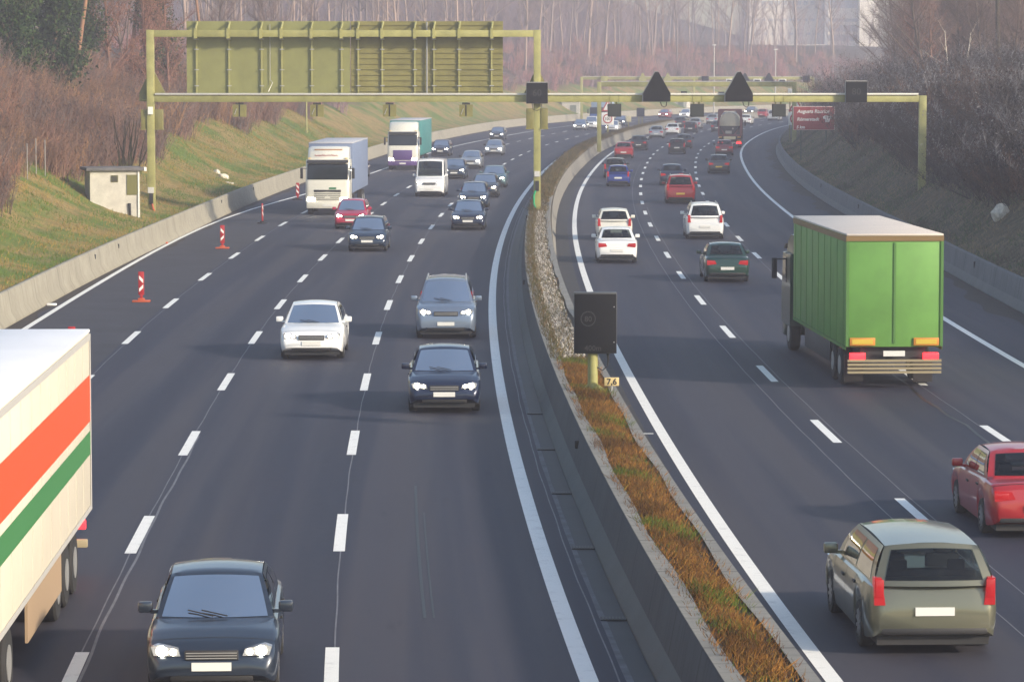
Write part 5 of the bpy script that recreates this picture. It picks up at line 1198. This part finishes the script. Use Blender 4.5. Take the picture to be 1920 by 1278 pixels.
# green truck seen from behind
def green_truck():
    y=86.;xc=(1679-960)/F*y;W=2.5;yw=yaw_at(xc,y)+.03
    r=empty('box_truck',(xc,y,0),yw,'large green box truck with a pale roof driving away','truck',GRP[1])
    gm=mat('green_tarpaulin',(.125,.30,.06),.55,noise=(.7,.18));rm=mat('truck_roof_pale',(.62,.55,.48),.6,noise=(.6,.06))
    L=10.6;b=B();b.bx(-W/2,W/2,0,L,1.1,3.97,0,.02);o=b.build('box_body',gm,r)
    b=B();b.bx(-W/2-.012,W/2+.012,-.012,L+.01,3.972,4.03,0,.02);b.build('roof',rm,o)
    b=B();b.bx(-W/2-.018,W/2+.018,-.03,-.013,3.84,3.97);b.bx(-W/2-.02,-W/2-.008,0,L,3.82,3.97);b.build('top_rail',mat('rail_brown',(.20,.13,.05),.5),o)
    b=B()
    for s in(-1,1): b.bx(s*(W/2-.06),s*(W/2+.015),-.028,-.004,1.12,3.83)
    b.bx(-.03,.03,-.026,-.004,1.2,3.8);b.build('door_frame',mat('frame_green',(.075,.19,.04),.5),o)
    for s in(-1,1):
        b=B()
        for k in range(9): b.bx(s*(W/2+.001),s*(W/2+.010),.5+k*1.2,.535+k*1.2,1.0,3.82)
        b.bx(s*(W/2+.001),s*(W/2+.010),.03,L-.03,1.02,1.10);b.build('curtain_strap',mat('strap_green',(.10,.235,.05),.7),o)
    for s in(-1,1):
        b=B();b.bx(s*.5,s*1.16,-.05,-.01,1.14,1.34,0,.01);p=b.build('warning_board',mat('board_orange',(.60,.24,.03),.5),r);b=B();b.bx(s*.56,s*1.10,-.058,-.051,1.18,1.30);b.build('yellow_face',mat('board_yellow',(.62,.45,.05),.5),p)
        b=B();b.bx(s*.75,s*1.16,-.04,.03,.78,.95,0,.02);b.build('taillight',M_TAIL,r)
        b=B();b.bx(s*.66,s*1.16,.9,1.0,.1,.8);b.build('mud_flap',M_DARK,r)
    b=B()
    for k in range(4): b.bx(-W/2+.03,W/2-.03,-.10,-.02,.42+k*.10,.48+k*.10)
    b.build('tail_step',mat('step_tan',(.30,.25,.15),.6),r)
    b=B();b.bx(-.28,.28,-.03,.03,.86,1.0);b.build('number_plate',M_PLATE,r)
    b=B();b.bx(-W*.34,W*.34,.2,L+1.5,.72,1.095);b.build('chassis',M_DARK,r)
    b=B();b.bx(-W/2+.02,-W/2+.07,3.2,8.2,.45,1.05,0,.02);b.build('side_guard',mat('guard_dark',(.05,.05,.055),.6),r)
    b=B()
    for yy in(1.0,4.,7.): b.bx(-W/2-.0,-W/2+.04,yy,yy+.12,1.0,1.08)
    b.build('side_marker',M_TAILOFF,r)
    wheels(r,[(s*1.02,yy) for s in(-1,1) for yy in(1.7,3.0,L+1.6)])
    cab(r,L+2.9,mat('cab_dark_green',(.02,.05,.04),.4,coat=.5),H=2.9,defl=3.5)
green_truck()
# tank container truck
def tank_truck():
    g=G(1368,277);yw=yaw_at(g.x,g.y);r=empty('tank_container_truck',g,yw,'truck carrying a cream tank in a maroon frame','truck',GRP[1])
    fm=mat('frame_maroon',(.16,.05,.055),.55);W=2.44;L=6.06;z0=1.2;z1=z0+2.75
    b=B();pr=[(-.95,0),(-.93,1.05)]
    n=8;ring=[];R0=1.12;zc=z0+1.38
    for y,q in ((.25,.86),(.32,.97),(.5,1.),(L-.5,1.),(L-.32,.97),(L-.25,.86)): ring.append((y,q))
    v=[];k=24
    for y,q in ring:
        for j in range(k): a=2*math.pi*j/k;v.append((R0*q*math.cos(a),y,zc+R0*q*math.sin(a)))
    b.add(v,[(i*k+j,i*k+(j+1)%k,(i+1)*k+(j+1)%k,(i+1)*k+j) for i in range(len(ring)-1) for j in range(k)]+[tuple(range(k)),tuple((len(ring)-1)*k+j for j in range(k))],0,True);b.build('tank',mat('tank_cream',(.55,.50,.38),.45,noise=(1.5,.1)),r)
    def fr(y):
        b=B();t=.16
        for s in(-1,1): b.bx(s*(W/2-t),s*W/2,y-.07,y+.07,z0,z1)
        b.bx(-W/2+t,W/2-t,y-.07,y+.07,z1-.14,z1);b.bx(-W/2+t,W/2-t,y-.07,y+.07,z0,z0+.16)
        for s in(-1,1):
            b.prism([(s*(W/2-t),z1-.14),(s*(W/2-.62),z1-.14),(s*(W/2-t),z1-.72)],y-.05,y+.05);b.prism([(s*(W/2-t),z0+1.1),(s*(W/2-t),z0+.95),(s*.42,z0+.16),(s*.62,z0+.16)],y-.05,y+.05)
        return b
    fr(.08).build('frame_end',fm,r);fr(L-.08).build('frame_end',fm,r)
    b=B()
    for s in(-1,1):
        for z in(z0+.08,z1-.08): b.bx(s*(W/2-.1),s*(W/2-.01),.16,L-.16,z-.07,z+.07)
    b.build('frame_rail',fm,r)
    b=B();b.bx(-1.06,1.06,.10,.16,z0+.17,z0+1.05);b.build('skirt_plate',mat('skirt_dark',(.03,.028,.035),.6),r);b=B();b.tube([(.32,.04,z0+.78),(.32,.10,z0+.78)],.1,12);b.bx(-.45,.2,.03,.09,z0+.25,z0+.55);b.build('valve_plate',mat('valve_grey',(.4,.38,.35),.5,.3),r)
    b=B();b.bx(-W*.34,W*.34,-.2,L+3,.85,z0-.003);b.build('chassis',M_DARK,r)
    b=B();b.bx(-.62,.62,-.27,-.21,.86,1.16,0,.01);b.build('warning_board',mat('board_cream',(.66,.58,.36),.5),r)
    for s in(-1,1):
        b=B();b.bx(s*.72,s*1.2,-.27,-.21,.62,.82,0,.01);b.build('orange_board',mat('board_red_orange',(.70,.20,.04),.5),r);b=B();b.bx(s*.70,s*1.2,-.26,-.2,.42,.58,0,.01);b.build('taillight',M_TAIL,r)
        b=B();b.bx(s*.8,s*1.15,-.25,-.2,1.05,1.14);b.build('marker_lamp',mat('marker_amber',(.8,.4,.05),.4),r)
    b=B();b.bx(-.6,.6,-.26,-.2,.38,.6);b.build('number_panel',mat('panel_grey',(.45,.44,.40),.6),r)
    wheels(r,[(s*1.02,yy) for s in(-1,1) for yy in(.9,2.2,3.5,9.2)])
    cab(r,L+5.0,mat('cab_dark',(.05,.03,.03),.4),H=2.9)
tank_truck()
# ------------------------------------------------------------------ air, light, camera
hz=B();hz.bx(-720,1000,-25,1300,-1.1,95);hazeo=hz.build('haze',bpy.data.materials.new('haze_air'));hazeo['kind']='stuff'
hm=hazeo.data.materials[0];hm.use_nodes=True;nt=hm.node_tree;nt.nodes.clear();ou=nt.nodes.new('ShaderNodeOutputMaterial');pv=nt.nodes.new('ShaderNodeVolumePrincipled')
pv.inputs['Color'].default_value=(.90,.88,1.,1);pv.inputs['Density'].default_value=.0008;pv.inputs['Anisotropy'].default_value=.15;nt.links.new(pv.outputs[0],ou.inputs['Volume'])
SUN_EL=R_(21);SUN_AZ=R_(122)     # azimuth clockwise from +y (view direction)
wd=bpy.data.worlds.new('World');sc.world=wd;wd.use_nodes=True;nt=wd.node_tree;bg=nt.nodes['Background'];sk=nt.nodes.new('ShaderNodeTexSky');sk.sky_type='NISHITA';sk.sun_disc=False
sk.sun_elevation=SUN_EL;sk.sun_rotation=SUN_AZ;sk.air_density=1.2;sk.dust_density=1.6;sk.ozone_density=1.5;nt.links.new(sk.outputs[0],bg.inputs[0]);bg.inputs[1].default_value=.115
sl=bpy.data.lights.new('Sun','SUN');sl.energy=2.9;sl.angle=R_(4);sl.color=(1,.86,.68);so=bpy.data.objects.new('Sun',sl);C.objects.link(so)
dv=Vector((math.cos(SUN_EL)*math.sin(SUN_AZ),math.cos(SUN_EL)*math.cos(SUN_AZ),math.sin(SUN_EL)));so.rotation_euler=dv.to_track_quat('Z','Y').to_euler();so.location=dv*50
cam=bpy.data.cameras.new('Camera');cam.sensor_width=36;cam.lens=F/1920*36;cam.clip_start=.5;cam.clip_end=6000
co=bpy.data.objects.new('Camera',cam);co.location=(0,0,CH);co.rotation_euler=(math.pi/2-PITCH,0,0);C.objects.link(co);sc.camera=co
vs_=sc.view_settings;vs_.view_transform='Standard';vs_.look='None';vs_.gamma=1;vs_.exposure=1.12
for o in list(sc.objects):
    if 'used' in o: del o['used']
sc.cycles.max_bounces=6;sc.cycles.volume_bounces=0;sc.cycles.transparent_max_bounces=8
